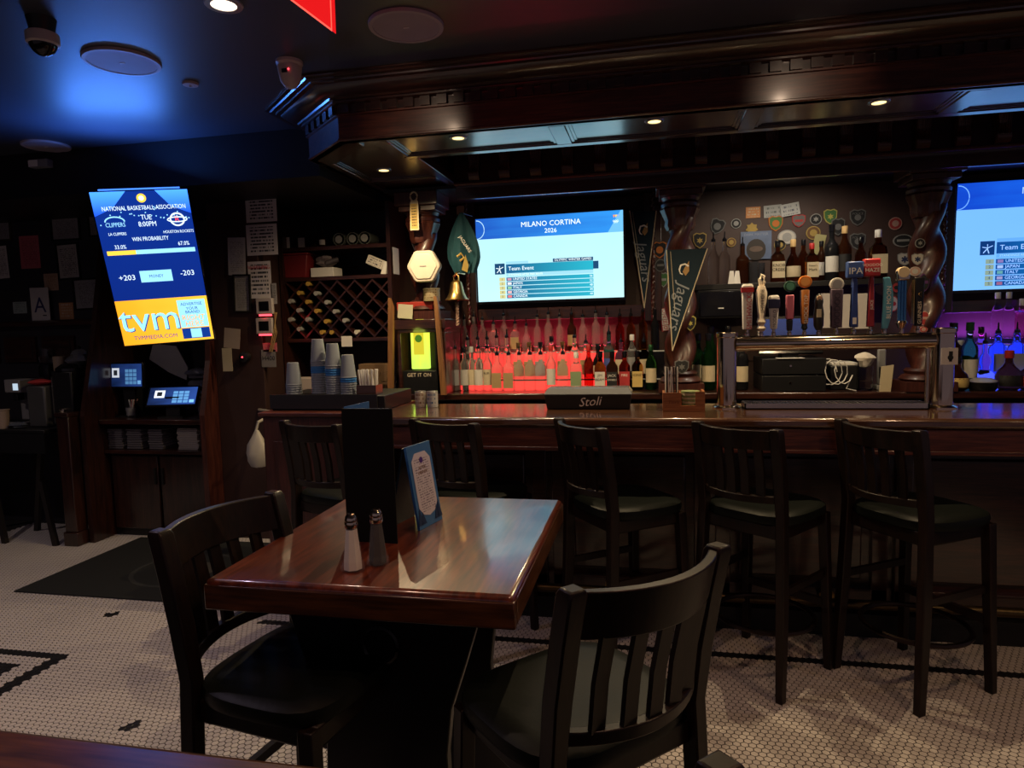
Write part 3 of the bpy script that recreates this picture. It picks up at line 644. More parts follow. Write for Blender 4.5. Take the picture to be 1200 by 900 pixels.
# ================================================================ television sets
def tv_frame(t, W, H, bz=.014, th=.05):
    part('bezel', G().bx(-W / 2 - bz, W / 2 + bz, 0, th, H / 2, H / 2 + bz).bx(-W / 2 - bz, W / 2 + bz, 0, th, -H / 2 - bz * 1.4, -H / 2).bx(-W / 2 - bz, -W / 2, 0, th, -H / 2, H / 2).bx(W / 2, W / 2 + bz, 0, th, -H / 2, H / 2), BLACKG, t)
    part('back_shell', G().bx(-W / 2, W / 2, .02, th + .02, -H / 2, H / 2), BLACK, t)
def rect(g, x0, x1, z0, z1, y0=-.002, y1=-.0002): return g.bx(x0, x1, y0, y1, z0, z1)
def games_screen(t, W, H, tint, s, tag_):
    """winter games results page; coordinates are fractions of the panel from its top-left corner"""
    def col(c): return tuple(a * b for a, b in zip(c, tint))
    X = lambda u: (u - .5) * W
    Z = lambda v: (.5 - v) * H
    scr = part('screen', G().bx(-W / 2, W / 2, .004, .02, -H / 2, H / 2), glow_grad('screen_pale_' + tag_, col((.52, .86, .92)), col((.42, .78, .92)), s, 'Z', 2), t)
    hd = part('header_band', rect(G(), X(0), X(1), Z(.245), Z(0), .0015, .0035), glow_grad('screen_blue_' + tag_, col((.015, .10, .50)), col((.03, .28, .80)), s, 'X', 3), scr)
    g = G().prism([(X(.90), Z(.245)), (X(.985), Z(.0)), (X(1), Z(0)), (X(1), Z(.245))], .0008, .0014); part('light_wedge', g, glow('screen_sky_' + tag_, col((.16, .50, .85)), s), scr)
    arc = [(X(.005 + .055 * math.sin(a)), .001, Z(.13 - .11 * math.cos(a))) for a in [PI * k / 14 for k in range(15)]]
    part('arc_graphic', G().tube(arc, .003, 5), glow('screen_ice_' + tag_, col((.45, .75, .95)), s), scr)
    Wt = glow('screen_white_' + tag_, col((.85, .98, 1)), s * 1.1); Te = glow_grad('screen_teal_' + tag_, col((.01, .10, .25)), col((.02, .42, .55)), s, 'X'); Dk = glow('screen_navy_' + tag_, col((.01, .06, .15)), s)
    Gd = glow('screen_gold_' + tag_, col((.62, .58, .25)), s); Lt = glow('screen_light_' + tag_, col((.32, .66, .78)), s)
    text('MILANO CORTINA', scr, X(.52), Z(.10), H * .085, Wt, .0009)
    text('2026', scr, X(.52), Z(.185), H * .075, Wt, .0009)
    for k in range(5): part('ring', G().tube([(X(.952) + (k % 3 - 1) * .014 + (k > 2) * .007 + .006 * math.cos(a), .0005, Z(.12) - (k > 2) * .007 + .006 * math.sin(a)) for a in [2 * PI * q / 14 for q in range(14)]], .0012, 4, closed=True), Wt, scr)
    for k in range(3): part('fan_mark', G().prism([(X(.94 + .012 * k), Z(.085)), (X(.935 + .014 * k), Z(.05)), (X(.95 + .014 * k), Z(.05))], .0003, .0008), glow('screen_fan%d' % k, [(.9, .3, .1), (.9, .7, .1), (.3, .4, .9)][k], s), scr)
    part('sport_icon', rect(G(), X(.125), X(.195), Z(.675), Z(.545), .001, .0038), Dk, scr)
    part('skater_mark', G().tube([(X(.14), .0006, Z(.655)), (X(.16), .0006, Z(.615)), (X(.16), .0006, Z(.575))], .003, 5).tube([(X(.135), .0006, Z(.60)), (X(.16), .0006, Z(.61)), (X(.185), .0006, Z(.59))], .0025, 5).tube([(X(.16), .0006, Z(.62)), (X(.168), .0006, Z(.66))], .003, 5), Wt, scr)
    part('title_tab', rect(G(), X(.205), X(.36), Z(.555), Z(.525), .001, .0038), Lt, scr)
    part('games_tab', rect(G(), X(.53), X(.80), Z(.555), Z(.515), .001, .0038), Dk, scr)
    text('OLYMPIC WINTER GAMES', scr, X(.665), Z(.535), H * .038, Wt, .0006)
    part('title_bar', rect(G(), X(.205), X(.80), Z(.665), Z(.558), .001, .0038), Te, scr)
    part('ring_tab', rect(G(), X(.80), X(.835), Z(.655), Z(.565), .001, .0038), Dk, scr)
    text('Team Event', scr, X(.22), Z(.612), H * .066, Wt, .0006, align='LEFT')
    part('subtitle_bar', rect(G(), X(.205), X(.80), Z(.705), Z(.667), .001, .0038), Lt, scr)
    text('STANDINGS AFTER FREE SKATE', scr, X(.22), Z(.686), H * .03, Wt, .0006, align='LEFT')
    for k, (nm, fc) in enumerate((('UNITED STATES', (.6, .3, .4)), ('JAPAN', (.9, .85, .85)), ('ITALY', (.3, .6, .35)), ('GEORGIA', (.8, .5, .5)), ('CANADA', (.8, .2, .2)))):
        v = .715 + .052 * k
        part('result_row', rect(G(), X(.205), X(.80), Z(v + .044), Z(v), .001, .0038), Te, scr)
        part('rank_box', rect(G(), X(.155), X(.195), Z(v + .044), Z(v), .001, .0038), Gd, scr)
        part('flag', rect(G(), X(.212), X(.24), Z(v + .036), Z(v + .008), .0003, .0009), glow('flag%d_%s' % (k, tag_), col(fc), s), scr)
        text(nm, scr, X(.25), Z(v + .022), H * .042, Wt, .0006, align='LEFT')
        text(str(k + 1), scr, X(.175), Z(v + .022), H * .036, Dk, .0006)
        text(str(56 - 4 * k), scr, X(.785), Z(v + .022), H * .036, Wt, .0006)
cA, cB = at(558, 258, 4.93), at(730, 347, 4.93)
W1, H1 = 1.085, .61
tv = thing('bar_television', 'wall television over the red lit bottles showing a winter games results table', 'television', ((cA.x + cB.x) / 2, 4.93, (cA.z + cB.z) / 2), 0, rot=(math.radians(2), 0, math.radians(-2)))
tv_frame(tv, W1, H1); games_screen(tv, W1, H1, (1, 1, 1), 1.25, 'a')
part('wall_mount', G().bx(-.2, .2, .07, .13, -.15, .15), BLACK, tv)
x2 = at(1128, 211, 4.93)
tv2 = thing('bar_television', 'wall television above the blue lit bottles showing the same results page', 'television', (x2.x + W1 / 2 + .02, 4.93, (2.35 + 1.625) / 2), 0, rot=(math.radians(2), 0, math.radians(-2)))
tv_frame(tv2, W1 * 1.08, H1 * 1.12); games_screen(tv2, W1 * 1.08, H1 * 1.12, (.36, .55, 1.05), 1.25, 'b')
part('wall_mount', G().bx(-.2, .2, .07, .13, -.15, .15), BLACK, tv2)
# portrait display tilted down over the order station
W3, H3 = .53, .94
e3 = (Matrix.Rotation(math.radians(25.3), 3, 'Z') @ Matrix.Rotation(math.radians(-3.3), 3, 'Y') @ Matrix.Rotation(math.radians(15.9), 3, 'X')).to_euler()
tv3 = thing('portrait_display', 'portrait display tilted down over the order station showing basketball odds', 'television', (-2.997, 3.68, 1.894), 0, rot=e3)
tv_frame(tv3, W3, H3, .006, .035)
part('mount_arm', G().cyl((0, .05, .2), (0, .28, .28), .025, n=10), BLACK, tv3)
def odds(t):
    X = lambda u: (u - .5) * W3
    Z = lambda v: (.5 - v) * H3
    S = 1.5
    scr = part('screen', G().bx(-W3 / 2, W3 / 2, .004, .02, -H3 / 2, H3 / 2), glow_grad('odds_navy', (.002, .014, .15), (.003, .024, .22), S, 'Z'), t)
    Wt = glow('odds_white', (.70, .88, 1), S); Sk = glow('odds_sky', (.30, .68, .95), S); Yl = glow('odds_amber', (1, .60, .06), S); Or = glow_grad('odds_orange', (.95, .36, .015), (1, .52, .04), S, 'X', 2)
    Bm = glow_grad('odds_beam', (.008, .05, .50), (.05, .25, 1.0), S * 1.5, 'Z'); Nv = glow('odds_deep', (.003, .03, .22), S)
    part('light_beam', G().prism([(X(0), Z(0)), (X(.36), Z(0)), (X(.20), Z(.10)), (X(0), Z(.15))], .0015, .0035), Bm, scr)
    part('light_beam', G().prism([(X(1), Z(0)), (X(.66), Z(0)), (X(.80), Z(.10)), (X(1), Z(.15))], .0015, .0035), Bm, scr)
    random.seed(3)
    for k in range(26):
        x = random.uniform(.03, .97); z = .10 + .07 * abs(x - .5) * 2 + random.uniform(-.02, .05)
        part('sparkle', G().lathe([(.0001, 0), (.004, 0), (.004, .001), (.0001, .001)], 6), Sk, scr, (X(x), .0022, Z(z)), (PI / 2, 0, 0))
    part('league_badge', G().lathe([(.0001, 0), (.026, 0), (.026, .0015), (.0001, .0015)], 18), Yl, scr, (X(.51), .0022, Z(.045)), (PI / 2, 0, 0))
    part('league_badge_core', G().lathe([(.0001, 0), (.014, 0), (.014, .0015), (.0001, .0015)], 12), Wt, scr, (X(.51), .001, Z(.045)), (PI / 2, 0, 0))
    text('NATIONAL BASKETBALL ASSOCIATION', scr, X(.52), Z(.105), .036, Wt, .001, sx=.72)
    text('TUE', scr, X(.52), Z(.165), .042, Wt, .001, sx=.8); text('8:00PM', scr, X(.52), Z(.207), .042, Wt, .001, sx=.8)
    text('CLIPPERS', scr, X(.19), Z(.205), .036, Sk, .001, sx=.75)
    part('team_arch', G().tube([(X(.19 + .10 * math.cos(a)), .001, Z(.185 - .03 * math.sin(a))) for a in [PI * k / 10 for k in range(11)]], .004, 5), Sk, scr)
    part('team_ring', G().tube([(X(.84) + .038 * math.cos(a), .001, Z(.185) + .036 * math.sin(a)) for a in [2 * PI * k / 22 for k in range(22)]], .005, 5, closed=True), Wt, scr)
    part('team_orbit', G().tube([(X(.84) + .055 * math.cos(a), .0008, Z(.185) + .014 * math.sin(a)) for a in [2 * PI * k / 22 for k in range(22)]], .0035, 5, closed=True), Wt, scr)
    text('R', scr, X(.84), Z(.185), .05, glow('odds_red', (1, .06, .08), S), .0004)
    text('LA CLIPPERS', scr, X(.19), Z(.262), .024, Wt, .001, sx=.75); text('HOUSTON ROCKETS', scr, X(.83), Z(.262), .024, Wt, .001, sx=.75)
    text('WIN PROBABILITY', scr, X(.52), Z(.300), .034, Wt, .001, sx=.72)
    text('33.0%', scr, X(.19), Z(.345), .034, Wt, .001, sx=.8); text('67.0%', scr, X(.86), Z(.340), .034, Wt, .001, sx=.8)
    part('probability_bar', rect(G(), X(.04), X(.34), Z(.395), Z(.368), .001, .0035), Yl, scr)
    part('probability_bar', rect(G(), X(.34), X(.97), Z(.395), Z(.368), .001, .0035), Sk, scr)
    text('+203', scr, X(.19), Z(.545), .046, Wt, .001); text('-203', scr, X(.84), Z(.535), .046, Wt, .001)
    part('odds_button', rect(G(), X(.33), X(.67), Z(.58), Z(.505), .001, .0035), Sk, scr); text('MONEY', scr, X(.5), Z(.543), .026, Nv, .0004, sx=.9)
    bn = part('advert_panel', rect(G(), X(0), X(1), Z(1), Z(.695), .0015, .0035), Or, scr)
    text('tvm', bn, X(.335), Z(.83), .235, Sk, .0004, sx=.98); text('tvm', bn, X(.345), Z(.835), .235, Nv, .0010, sx=.98)
    text('TVMMEDIA.COM', bn, X(.36), Z(.955), .036, Nv, .001, sx=.95)
    part('advert_card', rect(G(), X(.66), X(.97), Z(.905), Z(.715), .0008, .0014), Sk, bn)
    for k, (s_, z) in enumerate((('ADVERTISE', .745), ('YOUR', .775), ('BRAND', .80))): text(s_, bn, X(.815), Z(z), .027, Nv, .0004, sx=.95)
    text('RIGHT', bn, X(.815), Z(.84), .05, Or, .0004, sx=.95); text('HERE', bn, X(.815), Z(.882), .05, Or, .0004, sx=.95)
    part('code_field', rect(G(), X(.66), X(.97), Z(.985), Z(.912), .0008, .0014), Nv, bn)
    part('code_blank', rect(G(), X(.755), X(.875), Z(.98), Z(.917), .0003, .0007), Sk, bn)
odds(tv3)
part('led_bar', G().bx(-.22, .22, .012, .03, H3 / 2 + .0065, H3 / 2 + .013), glow('blue_led_bar', (.05, .2, 1), 2), tv3)  # added glowing bar, the display itself has none; goes with the ceiling glow
lt = lamp('led_bar_lamp', 'AREA', (-3.06, 3.50, 2.385), 8, (.07, .25, 1), .5, (PI + .62, 0, math.radians(25)), sy=.04)  # added lamp that casts the blue glow on the ceiling
# ================================================================ bottles
def gl(name, c, rough=.06, trans=.9, es=0): return mat('glass_' + name, c, rough, trans=trans, ior=1.25, var=.03)
CLEAR = gl('clear', (.95, .95, .95), .03, 1.0); GREEN = gl('green', (.06, .26, .06), .03, .97); DKGREEN = gl('bottle_green', (.012, .05, .015), trans=.6); AMBER = gl('whiskey', (.34, .09, .015), .03, 1.0); BROWN = gl('brown', (.10, .03, .01), .04, .85)
HONEY = gl('honey', (.60, .30, .05), .03, 1.0); REDG = gl('red', (.45, .03, .02), .03, 1.0); PINKG = gl('pink', (.75, .22, .45)); BLACKGL = gl('black', (.01, .01, .012), trans=.2); TEALG = gl('teal', (.05, .25, .22)); BLUEG = gl('blue', (.15, .3, .8))
LB = {k: mat('label_' + k, c, .55, var=.08, scale=30) for k, c in dict(white=(.62, .60, .55), cream=(.55, .47, .32), tan=(.38, .27, .13), black=(.012, .012, .014), red=(.42, .035, .04), gold=(.55, .40, .14), green=(.22, .30, .16), blue=(.06, .10, .35), orange=(.6, .2, .04), grey=(.3, .3, .31)).items()}
SHAPES = {
 'std': dict(p=[(.030, 0), (.036, .004), (.037, .012), (.037, .17), (.034, .19), (.020, .215), (.0145, .235), (.0135, .29)], lab=(.05, .145), sq=0, h=.29),
 'tall': dict(p=[(.028, 0), (.034, .004), (.035, .012), (.035, .20), (.031, .222), (.017, .245), (.0135, .262), (.0135, .32)], lab=(.06, .17), sq=0, h=.32),
 'slim': dict(p=[(.026, 0), (.031, .004), (.032, .012), (.032, .185), (.024, .205), (.015, .222), (.013, .24), (.013, .30)], lab=(.04, .15), sq=0, h=.30),
 'square': dict(p=[(.034, 0), (.038, .004), (.0385, .01), (.0385, .15), (.036, .165), (.022, .185), (.0155, .195), (.0145, .25)], lab=(.02, .125), sq=6, h=.25),
 'flat': dict(p=[(.036, 0), (.041, .005), (.042, .012), (.042, .14), (.037, .17), (.022, .185), (.015, .195), (.014, .25)], lab=(.03, .13), sq=4, h=.25),
 'wine': dict(p=[(.030, 0), (.037, .004), (.038, .012), (.038, .185), (.034, .205), (.020, .225), (.0145, .24), (.0145, .31)], lab=(.05, .14), sq=0, h=.31),
 'flask': dict(p=[(.042, 0), (.056, .01), (.063, .04), (.062, .075), (.05, .105), (.030, .125), (.019, .145), (.016, .19), (.018, .2)], lab=(.022, .08), sq=0, h=.2),
 'decanter': dict(p=[(.05, 0), (.056, .006), (.056, .07), (.05, .085), (.03, .1), (.025, .12), (.034, .15), (.03, .18), (.016, .2), (.013, .26)], lab=None, sq=0, h=.26),
 'round': dict(p=[(.03, 0), (.038, .01), (.042, .05), (.041, .09), (.032, .13), (.018, .155), (.013, .17), (.013, .23)], lab=(.03, .09), sq=0, h=.23),
}
BM = {}
def cached(key, fn):
    if key not in BM: BM[key] = fn()
    return BM[key]
def bottle(loc, shape, glass, label_m, cap, desc, group=None, sc_=1.0, name='liquor_bottle', rz=0, cat='bottle', txt=None, txtm=None, lab=None):
    S = SHAPES[shape]
    me = cached((shape, glass.name), lambda: G().lathe(S['p'], 18, sq=S['sq']).mesh('bottle_body', glass))
    o = link(name, me, None, loc, (0, 0, rz)); o.scale = (sc_,) * 3; tag(o, desc, cat, group)
    if S['lab'] and label_m is not None:
        z0, z1 = lab or S['lab']; rr = max(r for r, z in S['p'])
        def mk():
            if S['sq']: return G().bx(-rr * .88, rr * .88, -rr - .0012, -rr + .004, z0, z1).mesh('label', label_m, False)
            prof = []
            for k in range(5):
                z = z0 + (z1 - z0) * k / 4; r = rr
                for (ra, za), (rb, zb) in zip(S['p'][:-1], S['p'][1:]):
                    if za <= z <= zb and zb > za: r = ra + (rb - ra) * (z - za) / (zb - za)
                prof.append((r + .0008, z))
            return G().lathe(prof, 14, a0=PI * 1.5 - 1.15, a1=PI * 1.5 + 1.15).mesh('label', label_m)
        link('label', cached((shape, label_m.name, z0), mk), o)
        if txt:
            for k, t_ in enumerate(txt):
                text(t_, o, 0, z1 - (z1 - z0) * (.24 + .27 * k), rr * (.62 if len(t_) < 7 else .42), txtm or INK, -rr - .0022)
    h = S['h']; rn = S['p'][-1][0]
    def capm():
        if cap == 'pour': return G().lathe([(rn * 1.05, h - .004), (rn * 1.05, h + .012), (rn * .5, h + .018), (.0045, h + .026), (.0035, h + .06)], 10).mesh('pour_spout', BLACKG)
        cm = {'black': BLACKG, 'white': WHITE, 'gold': BRASS, 'red': mat('red_wax', (.4, .02, .02), .4), 'tan': mat('cork_tan', (.5, .33, .14), .7), 'green': mat('foil_green', (.02, .09, .03), .3, .6)}[cap]
        return G().lathe([(rn * 1.18, h - .03), (rn * 1.2, h - .028), (rn * 1.2, h + .008), (rn * 1.05, h + .011), (.0001, h + .011)], 14).mesh('cap', cm)
    link('pour_spout' if cap == 'pour' else 'cap', cached((shape, cap), capm), o)
    return o
CLEARR = gl('pale', (.9, .88, .86), .06, .91)
random.seed(11)
# stepped, lit acrylic display stands
def lit_steps(name, x0, x1, m, lab, steps):
    t = thing(name, lab, 'display stand', (0, 0, 0))
    for i, (y0, y1, z0, z1) in enumerate(steps):
        part('lit_step', G().bx(x0, x1, y0, y1, z0, z1), m, t, bevel=.003)
        part('step_edge', G().bx(x0, x1, y0 - .004, y0 - .0002, z1 - .008, z1 + .002), mat('acrylic_edge', (.6, .6, .62), .2), t)
    return t
Y1, Y2, Y3 = 4.60, 4.755, 4.90
Z1_, Z2_, Z3_ = CZ, at(600, 444, Y2).z, at(600, 413, Y3).z
STEPS = [(4.68, 4.82, CZ, Z2_), (4.82, 4.955, CZ, Z3_)]
REDL = glow('red_lit_acrylic', (1, .05, .04), 1.5); BLUL = glow('blue_lit_acrylic', (.06, .09, 1), 1.6)
XL, XRR = at(546, 440, 4.7).x, at(722, 440, 4.7).x
for xa_, xb_, lb in ((at(536, 440, 4.76).x, XL - .002, 'narrow unlit black step stand beside the niche'), (XRR + .002, at(779, 440, 4.7).x, 'unlit black step stand beside the middle column')):
    lit_steps('dark_bottle_steps', xa_, xb_, BLACKG, lb, STEPS)
lit_steps('lit_bottle_steps', XL, XRR, REDL, 'red glowing stepped acrylic stand crowded with liquor bottles', STEPS)
xb0 = at(1137, 440, 4.7).x
lit_steps('lit_bottle_steps', xb0, xb0 + 1.1, BLUL, 'blue glowing stepped acrylic stand with clear bottles', STEPS)
lamp('led_strip_lamp', 'AREA', ((XL + XRR) / 2, 4.985, 1.33), 3.2, (1, .04, .12), XRR - XL, (PI, 0, 0), sy=.03)
lamp('led_strip_lamp', 'AREA', (xb0 + .5, 4.985, 1.33), 6, (.45, .07, 1), 1.0, (PI, 0, 0), sy=.03)
def bpx(x, Y, z): return Vector((at(x, 440, Y).x, Y, z))
FRONT = [(534, 'slim', CLEARR, 'grey', 'pour', 'clear bottle with grey label at the niche end of the front row'), (544.5, 'slim', CLEARR, 'white', 'black', 'small clear bottle with white label beside the grey labelled one'), (553, 'slim', CLEARR, 'cream', 'white', 'small bottle with cream label at the end of the front row'),
 (561.5, 'slim', CLEARR, 'white', 'pour', 'clear rum bottle with tall white label in the front row'), (571.5, 'slim', CLEARR, 'cream', 'pour', 'clear bottle with cream lettered label beside the tan labelled pair'),
 (583, 'square', CLEARR, 'tan', 'pour', 'square bottle with tan label and dark seal, one of a pair'), (596.5, 'square', CLEARR, 'tan', 'pour', 'square bottle with tan label and dark seal, one of a pair'),
 (609, 'square', CLEARR, None, 'pour', 'unlabelled clear square bottle in the front row before the red glow'), (621.5, 'square', CLEARR, None, 'pour', 'unlabelled clear square bottle in the front row before the red glow'), (634, 'square', CLEARR, None, 'pour', 'unlabelled clear square bottle in the front row before the red glow'),
 (646, 'slim', CLEARR, 'white', 'red', 'slim bottle with white and red label behind the garnish tray'), (660, 'square', CLEARR, None, 'pour', 'unlabelled clear square bottle in the front row before the red glow'), (675.5, 'flat', CLEARR, 'green', 'white', 'wide shouldered clear bottle with pale green label'), (690, 'slim', REDG, None, 'red', 'slim red liqueur bottle beside the white labelled bourbon'),
 (703.5, 'square', AMBER, 'white', 'black', 'square bourbon bottle with white label and black neck'), (717.5, 'square', BROWN, 'black', 'black', 'square whiskey bottle with black label'), (732, 'square', REDG, 'red', 'black', 'square cinnamon whiskey bottle with red label'), (747, 'square', HONEY, 'gold', 'black', 'square honey whiskey bottle with yellow label'),
 (763, 'std', GREEN, 'cream', 'green', 'green whiskey bottle with small cream label')]
for x, s_, gm, lm, cp, d in FRONT:
    grp = 'front row bottles below the bar television'
    tx_ = {703.5: ['JIM', 'BEAM'], 717.5: ['JACK', 'DANIELS'], 732: ['FIRE'], 747: ['HONEY'], 571.5: ['RUM']}.get(x)
    bottle(bpx(x, Y1 + random.uniform(-.015, .015), CZ + .0005), s_, gm, LB[lm] if lm else None, cp, d, grp, txt=tx_, txtm=INKW if x in (717.5, 732) else INK)
MID = [(549, 'std', CLEARR, 'cream', 'pour'), (561, 'std', CLEARR, 'white', 'pour'), (572, 'std', CLEARR, None, 'pour'), (583, 'slim', CLEARR, None, 'pour'), (595, 'slim', CLEARR, None, 'pour'), (608.5, 'square', CLEARR, 'tan', 'gold'), (621, 'square', CLEARR, 'tan', 'gold'), (634, 'square', CLEARR, 'grey', 'black'), (647, 'std', CLEARR, None, 'black'), (660, 'square', CLEARR, 'tan', 'gold'), (674, 'std', CLEARR, None, 'pour'), (687, 'flat', CLEARR, 'tan', 'pour'), (701, 'round', BLACKGL, 'cream', 'black'), (714, 'wine', TEALG, 'blue', 'pour'), (728, 'flat', PINKG, 'cream', 'pour'), (741, 'std', CLEARR, 'grey', 'white'), (755, 'flat', HONEY, 'cream', 'pour')]
CN = {'cream': 'cream', 'white': 'white', 'tan': 'tan', 'grey': 'grey', 'blue': 'blue', None: 'no'}
for x, s_, gm, lm, cp in MID:
    on = True
    d = '%s glass liquor bottle with %s label on the middle step' % (gm.name[6:].replace('pale', 'clear'), CN[lm]) if on else '%s bottle with %s label standing on the counter behind the front row' % (gm.name[6:].replace('pale', 'clear'), CN[lm])
    bottle(bpx(x, Y2, Z2_ + .0005 if on else CZ + .0005), s_, gm, LB[lm] if lm else None, cp, d, 'middle row bottles below the bar television', 1 if on else 1.15)
UP = [(546, 'slim', CLEARR), (557, 'tall', CLEARR), (567, 'std', CLEARR), (580, 'flat', CLEARR), (592, 'tall', CLEARR), (605, 'flat', CLEARR), (618, 'round', CLEARR), (631, 'slim', CLEARR), (644, 'tall', CLEARR), (657, 'slim', CLEARR), (671, 'wine', BROWN), (684, 'std', CLEARR), (699, 'tall', CLEARR), (712, 'slim', CLEARR), (727, 'std', REDG), (740, 'std', HONEY), (754, 'tall', HONEY), (768, 'tall', BLACKGL)]
for x, s_, gm in UP:
    on = True
    d = '%s %s liquor bottle with pour spout on the top step' % ({'std': 'plain', 'tall': 'tall', 'slim': 'slim', 'flat': 'broad', 'round': 'round', 'wine': 'dark necked'}[s_], gm.name[6:].replace('pale', 'clear')) if on else 'tall %s %s bottle with pour spout behind the step stand' % (gm.name[6:].replace('pale', 'clear'), s_)
    bottle(bpx(x, Y3, Z3_ + .0005 if on else CZ + .0005), s_, gm, LB['tan'] if x in (605, 671) else None, 'pour', d, 'top row bottles below the bar television', .86 if on else 1.35)
# bay by the last column: blue light
gB = 'bottles below the second bar television'
for a in [(1116, 4.58, CZ, 'wine', BROWN, 'cream', 'black', 'brown wine bottle with cream label beside the tower post', 1.25), (1135, 4.62, CZ, 'wine', GREEN, 'white', 'green', 'green glass bottle with long white label beside the clear decanter', 1.25),
          (1125, 4.74, CZ, 'flat', CLEAR, 'white', 'white', 'clear bottle with white label behind the gold round flask', 1.1), (1148, 4.755, Z2_, 'std', PINKG, None, 'black', 'pink liqueur bottle with black cap on the blue step', 1.0), (1153.5, 4.60, CZ, 'decanter', CLEAR, None, 'pour', 'waisted clear decanter bottle with pour spout', 1.05),
          (1166, Y3, Z3_, 'tall', CLEAR, None, 'white', 'tall clear vodka bottle on the blue top step', 1.0), (1179, Y3, Z3_, 'tall', CLEAR, None, 'white', 'tall clear vodka bottle on the blue top step', 1.0), (1195, Y3, Z3_, 'flat', PINKG, None, 'white', 'broad pink bottle on the blue top step', 1.1),
          (1168, Y2, Z2_, 'square', BLUEG, 'grey', 'pour', 'square blue lit bottle with grey label on the middle step', 1.05), (1190, Y2, Z2_, 'square', BLUEG, 'grey', 'pour', 'square blue lit bottle with grey label on the middle step', 1.05),
          (1122, 4.46, CZ, 'flask', BROWN, 'gold', 'black', 'round flask bottle with gold medallion label by the tower post', .95), (1182, 4.48, CZ, 'flask', BROWN, 'black', 'red', 'squat dark cognac bottle with black label and red neck', 1.1), (1207, 4.48, CZ, 'flask', BROWN, 'red', 'red', 'squat dark bottle with red label beside the cognac', 1.0)]:
    bottle(bpx(a[0], a[1], a[2] + .0005), a[3], a[4], LB[a[5]] if a[5] else None, a[6], a[7], gB, a[8])
for k, (px_, yy, zz, sh, gm_, lb) in enumerate([(1214, Y3, Z3_, 'tall', CLEAR, 'tall clear bottle on the blue top step past the pink one'), (1230, Y3, Z3_, 'flat', CLEAR, 'broad clear bottle on the blue top step'), (1212, Y2, Z2_, 'std', TEALG, 'teal bottle on the blue middle step'), (1232, Y2, Z2_, 'slim', PINKG, 'slim pink bottle on the blue middle step'), (1252, Y2, Z2_, 'square', BLUEG, 'square blue bottle at the far part of the blue steps'), (1250, Y3, Z3_, 'slim', CLEAR, 'slim clear bottle on the blue top step'), (1234, 4.58, CZ, 'wine', GREEN, 'green wine bottle before the blue steps')]):
    bottle(bpx(px_, yy, zz + .0005), sh, gm_, LB['white'] if k % 2 else None, 'pour', lb, gB)
t = thing('counter_tray', 'low black tray with pale lid between the gold flask and the cognac', 'tray', bpx(1152, 4.46, CZ))
part('tray_body', G().lathe([(.062, 0), (.07, .01), (.075, .05), (.066, .05), (.062, .015)], 24), BLACK, t)
part('lid', G().lathe([(.075, .0505), (.075, .056), (.05, .07), (.03, .074), (.0001, .075)], 24), mat('frosted_lid', (.5, .5, .6), .3, trans=.4), t)
# bay with badges: bottles on the display shelf
SHELF = [(836, 'std', CLEAR, None, 'pour', 'clear bottle with pour spout at the pennant end of the display shelf', 1.0), (849, 'std', CLEAR, None, 'pour', 'clear bottle with pour spout beside the folded white cards', 1.0), (870, 'flat', BROWN, None, 'pour', 'brown carved bottle beside the folded white cards', 1.0),
 (911, 'flat', AMBER, 'cream', 'black', 'square bourbon bottle with big cream label on the display shelf', 1.05), (929, 'round', AMBER, 'cream', 'tan', 'round bourbon bottle with yellow neck on the display shelf', 1.15), (941, 'std', AMBER, None, 'black', 'plain amber bottle behind the yellow necked bourbon', .95),
 (951, 'flat', AMBER, 'cream', 'red', 'square bourbon bottle with cream label and red wax neck', .95), (962, 'std', BROWN, 'white', 'black', 'brown bottle with white strip label beside the tall wine', .9), (974, 'wine', BLACKGL, 'white', 'black', 'tall black bottle with small white label on the display shelf', 1.12),
 (989, 'std', BROWN, 'black', 'tan', 'dark rum bottle with black label on the display shelf', 1.15), (1008, 'std', AMBER, None, 'black', 'amber bottle behind the blue tap topper', .95), (1028, 'flat', AMBER, 'cream', 'white', 'bottle with cream label and white neck behind the red tap topper', 1.2)]
for x, s_, gm, lm, cp, d, k in SHELF:
    ys = 4.86 if x in (941, 962, 1008) else 4.74
    bottle(Vector((at(x, 330, ys).x, ys, SHZ + .0005)), s_, gm, LB[lm] if lm else None, cp, d, 'bottles on the display shelf', k, txt={911: ['KNOB', 'CREEK'], 951: ["Maker's", 'Mark']}.get(x))
for x in (883, 893):
    o = one('tumbler_glass', G().lathe([(.026, 0), (.031, .004), (.034, .14), (.032, .14), (.029, .008), (.0001, .008)], 16), gl('smoke', (.25, .25, .28)), 'smoky tumbler glass on the display shelf before the face poster', 'glass', Vector((at(x, 330, 4.70).x, 4.70 if x < 890 else 4.80, SHZ)), group='tumblers on the display shelf')
for x, y in ((857, 4.66), (863.5, 4.675)):
    g = G().add([(-.022, -.012, 0), (.022, -.012, 0), (.022, .012, 0), (-.022, .012, 0), (-.010, -.003, .085), (.014, -.003, .085), (.014, .003, .085), (-.010, .003, .085)], [(0, 3, 2, 1), (4, 5, 6, 7), (0, 1, 5, 4), (1, 2, 6, 5), (2, 3, 7, 6), (3, 0, 4, 7)])
    one('folded_card', g, WHITE, 'small folded white card standing on the display shelf', 'card', Vector((at(x, 330, y).x, y, SHZ)), group='folded cards on the display shelf')
